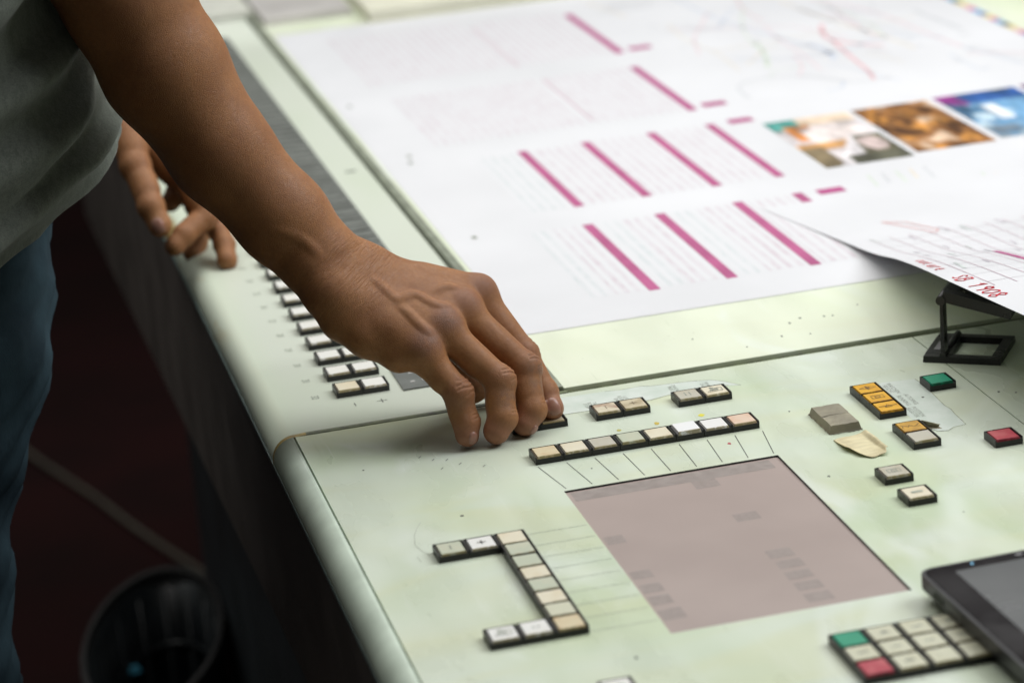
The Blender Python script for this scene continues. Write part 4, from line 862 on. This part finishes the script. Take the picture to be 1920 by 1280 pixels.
vo = t.new('ShaderNodeTexVoronoi', feature='DISTANCE_TO_EDGE'); t.l.new(t.coord(scale=(1, 1, .72), rot=(.3, .5, .6)), vo.inputs['Vector']); vo.inputs['Scale'].default_value = 1150
cell = t.ramp(vo.outputs['Distance'], 0, .16)
hv = Vector((.637, -.367, -.678)).normalized(); lv = Vector((.745, .065, .66)); lv = (lv - hv * lv.dot(hv)).normalized(); nv_ = hv.cross(lv)     # across and along the fine wrist lines
cv = t.new('ShaderNodeCombineXYZ')
for q_, (ax_, sc_) in enumerate(((hv, 1.), (lv, .13), (nv_, .13))):
    dn = t.new('ShaderNodeVectorMath', operation='DOT_PRODUCT'); t.l.new(v, dn.inputs[0]); dn.inputs[1].default_value = tuple(ax_ * sc_); t.l.new(dn.outputs['Value'], cv.inputs[q_])
fl_ = t.ramp(t.noise(cv.outputs[0], 560, 3, .6, .3), .36, .60)
h = t.math('ADD', t.math('MULTIPLY', cell, .42), t.math('MULTIPLY', t.noise(v, 620, 4, .6), .5)); h = t.math('ADD', h, t.math('MULTIPLY', t.math('MULTIPLY', fl_, t.math('ADD', wrk, .12)), 1.25))
h = t.math('ADD', h, t.math('MULTIPLY', t.math('MULTIPLY', t.noise(t.coord(scale=(1, 1, .3)), 900, 2), kn), .8)); t.bump(h, .6, .00045); M['skin'] = t.m
person = np_mesh('person', Vb, Qb, M['skin'])
tag(person, 'person in grey T-shirt and jeans leaning in to press console keys', 'person')
def add_attr(name, centres, inner, outer):
    d = np.min([np.linalg.norm(Vb - np.asarray(c_), axis=1) for c_ in centres], 0); a = np.clip((outer - d) / (outer - inner), 0, 1); a = a * a * (3 - 2 * a)
    person.data.attributes.new(name, 'FLOAT', 'POINT').data.foreach_set('value', a.astype(np.float32))
add_attr('knuckle', [arr(n_)[0] + up * 8 for n_ in names] + [arr(n_)[1] for n_ in names], 6, 15); add_attr('fingertip', [arr(n_)[3] for n_ in names], 5, 17)
P = arr('mid'); P2 = arr('rng'); add_attr('smudge', [P[1] + np.array((6, -6, 0)), P[1] * .7 + P[2] * .3 + np.array((5, -6, 0)), P2[1] * .6 + P2[2] * .4 + np.array((3, -8, 0)), arr('rng')[0] + up * 8, arr('pky')[0] + up * 8, arr('pky')[1] * .6 + arr('pky')[2] * .4], 3, 13)
add_attr('wrist', [wr * .7 + mb_[0] * .3 + up * 12, wr * .5 + wu * .5 + up * 14, mb_[1] + up * 10, mb_[2] + up * 12, wu + up * 8], 9, 30)

# fingernails: small curved plates lying on the skin
t = NT('fingernail'); v = t.coord(); t.set(base=t.mix(t.ramp(t.noise(v, 200, 3), .3, .7), (.31, .155, .11), (.37, .19, .145)), rough=.30, spec=.5, sss=.15); M['nail'] = t.m; t.p.inputs['Subsurface Scale'].default_value = .002
def nail(c0, tdir, wd, ln):
    c_ = body.ray(np.array(c0), 30)[0]; n_ = body.grad(c_)[0]; tt = np.asarray(tdir) - n_ * (np.asarray(tdir) @ n_); tt /= np.linalg.norm(tt); bb = np.cross(n_, tt)
    V = []; F = []; nu, nv = 10, 10
    for j in range(nv + 1):
        for i in range(nu + 1):
            a = i / nu * 2 - 1; b_ = j / nv * 2 - 1; sh_ = 1 - .16 * max(0, b_) ** 2 - .28 * max(0, -b_) ** 3
            p = c_ + bb * a * wd / 2 * sh_ + tt * (b_ * ln / 2 + (-.9 * a * a if b_ > 0 else .8 * a * a) * abs(b_)); p = body.snap(p, 6)[0]; g_ = body.grad(p)[0]
            e = max(abs(a), -b_); V.append(p + g_ * (.42 - .62 * max(0, e - .78) / .22 + .22 * (1 - a * a)))
    for j in range(nv):
        for i in range(nu): k_ = j * (nu + 1) + i; F.append((k_, k_ + 1, k_ + nu + 2, k_ + nu + 1))
    return pyd('fingernail', [tuple(q) for q in V], F, M['nail'], person, True)
for key, fg, wd, ln in (('nail_idx', 'idx', 10.5, 13.5), ('nail_pky', 'pky', 7, 8.5), ('nail_mid', 'mid', 8, 6.5), ('nail_lthb', 'l_thb', 12, 14)):
    P = arr(fg); nail(arr(key)[0], P[3] - P[2], wd, ln)

# --- clothes
t = NT('grey_jersey'); v = t.coord(); n1 = t.noise(v, 900, 3, .7); n2 = t.noise(t.coord(scale=(1, 1, .25)), 260, 4, .7)
t.set(base=t.mix(t.ramp(t.math('ADD', t.math('MULTIPLY', n1, .5), t.math('MULTIPLY', n2, .5)), .38, .62), (.130, .146, .125), (.185, .205, .177)), rough=.92, spec=.1, sheen=.15); t.bump(n1, .35, .0006); M['shirt'] = t.m
t = NT('blue_denim'); v = t.coord(); tw = t.noise(t.coord(scale=(1, 1, .08), rot=(0, .5, 0)), 1400, 2, .6); fd = t.noise(v, 14, 4)
t.set(base=t.mix(t.ramp(fd, .35, .68), t.mix(tw, (.016, .030, .041), (.026, .047, .062)), t.mix(tw, (.028, .054, .071), (.050, .088, .110))), rough=.9, spec=.12); t.bump(tw, .3, .0006); M['denim'] = t.m
cx, cy = -385., 300.
def rx(z): return float(np.interp(z, (0, 100, 128, 150, 178, 215, 300, 450, 640), (136, 136, 138, 152, 183, 187, 174, 160, 148)))
NT_, NR = 160, 110; V = []; F = []
for r in range(NR + 1):
    s = r / NR
    for k in range(NT_):
        th_ = 2 * math.pi * k / NT_; c_, s_ = math.cos(th_), math.sin(th_)
        hem = 164 - 56 * (max(0, -s_) ** 1.25) - 60 * max(0, s_) - 90 * max(0, -c_); z = hem + (645 - hem) * s ** 1.25
        d_ = 0; a_ = math.degrees(th_); a_ = a_ - 360 if a_ > 180 else a_
        for (a0, z0, sl_, wd_, am_, ext) in ((-30, 190, 1.5, 11, 15, 60), (-48, 245, 1.2, 12, 16, 70), (-22, 260, 2.6, 10, 10, 60), (-66, 185, .9, 13, 15, 70), (-10, 215, 3.0, 10, 8, 50), (-52, 150, .7, 9, 11, 60), (-80, 270, 1.1, 16, 15, 80), (-38, 330, 1.9, 13, 12, 80), (-25, 160, .8, 8, 7, 40)):
            e = (z - z0) - sl_ * (a_ - a0); d_ += am_ * math.exp(-(e / wd_) ** 2) * math.exp(-((a_ - a0) / ext * 1.6) ** 2)
        d_ += 2.0 * math.sin(th_ * 7 + z * .03) + 1.2 * math.sin(th_ * 15 - z * .05)
        lean = max(0, z - 200) * .06
        V.append((cx + lean + (rx(z) + d_ - 4) * c_, cy + (172 + d_) * s_, z))
for r in range(NR):
    for k in range(NT_): a = r * NT_ + k; b_ = r * NT_ + (k + 1) % NT_; F.append((a, b_, b_ + NT_, a + NT_))
ts = pyd('t_shirt', V, F, M['shirt'], person, True); sm = ts.modifiers.new('thick', 'SOLIDIFY'); sm.thickness = .0022; sm.offset = 1
# short sleeve and shoulder yoke (above the picture)
sl_ = MB(); a_ = shoulder; b_ = elbow * .45 + shoulder * .55; sl_.tube([tuple(a_ + (a_ - b_) * .1), tuple(a_ * .5 + b_ * .5), tuple(b_)], [84, 76, 70], 24, False); o = sl_.build('sleeve', M['shirt'], ts)
sl_ = MB(); a_ = shl; b_ = elbl * .45 + shl * .55; sl_.tube([tuple(a_ + (a_ - b_) * .1), tuple(a_ * .5 + b_ * .5), tuple(b_)], [84, 76, 70], 24, False); o = sl_.build('sleeve', M['shirt'], ts)
je = Field(axis_pts((-600, -180, 7)), axis_pts((60, 560, 8)), axis_pts((-900, 180, 9)), 60)
je.cone((-392, 250, 60), (-392, 350, 60), 122, 122, 20); je.cone((-392, 300, 130), (-410, 300, 0), 138, 118, 30)
je.cone((-408, 222, 20), (-416, 208, -200), 104, 87, 30); je.cone((-416, 208, -200), (-428, 200, -430), 87, 77, 20); je.cone((-428, 200, -430), (-440, 190, -880), 74, 66, 20)
je.cone((-404, 378, 20), (-430, 400, -200), 104, 86, 30); je.cone((-430, 400, -200), (-440, 410, -430), 86, 76, 20); je.cone((-440, 410, -430), (-445, 410, -880), 74, 66, 20)
Vj, Qj = nets(je); Vj = relax(Vj, Qj, 3)
Vj[:, 0] += 1.1 * np.exp(-((np.mod(Vj[:, 2] + .5 * Vj[:, 1], 47) - 23) / 6.) ** 2) * np.clip((Vj[:, 2] + 420) / 300, 0, 1) + 2.2 * np.sin(Vj[:, 2] * .09 + Vj[:, 1] * .05) + 1.6 * np.sin(Vj[:, 2] * .21 - Vj[:, 1] * .11); jn = np_mesh('jeans', Vj, Qj, M['denim'], person)

hf = Field(axis_pts((-400, -150, 6)), axis_pts((170, 400, 6)), axis_pts((700, 960, 6)), 60)
hf.cone(hc + (-26, 0, 38), hc + (-34, 0, -18), 90, 72, 20); hf.cone(hc + (10, 0, 60), hc + (-20, 0, 62), 66, 70, 20); hf.cone(hc + (95, 0, 4), hc + (80, 0, -90), 62, 70, 12, True)
Vh, Qh = nets(hf); Vh = relax(Vh, Qh, 2); np_mesh('hair', Vh, Qh, plain('black_hair', (.012, .010, .009), .6, .4, .2, 300, .5, 700), person)
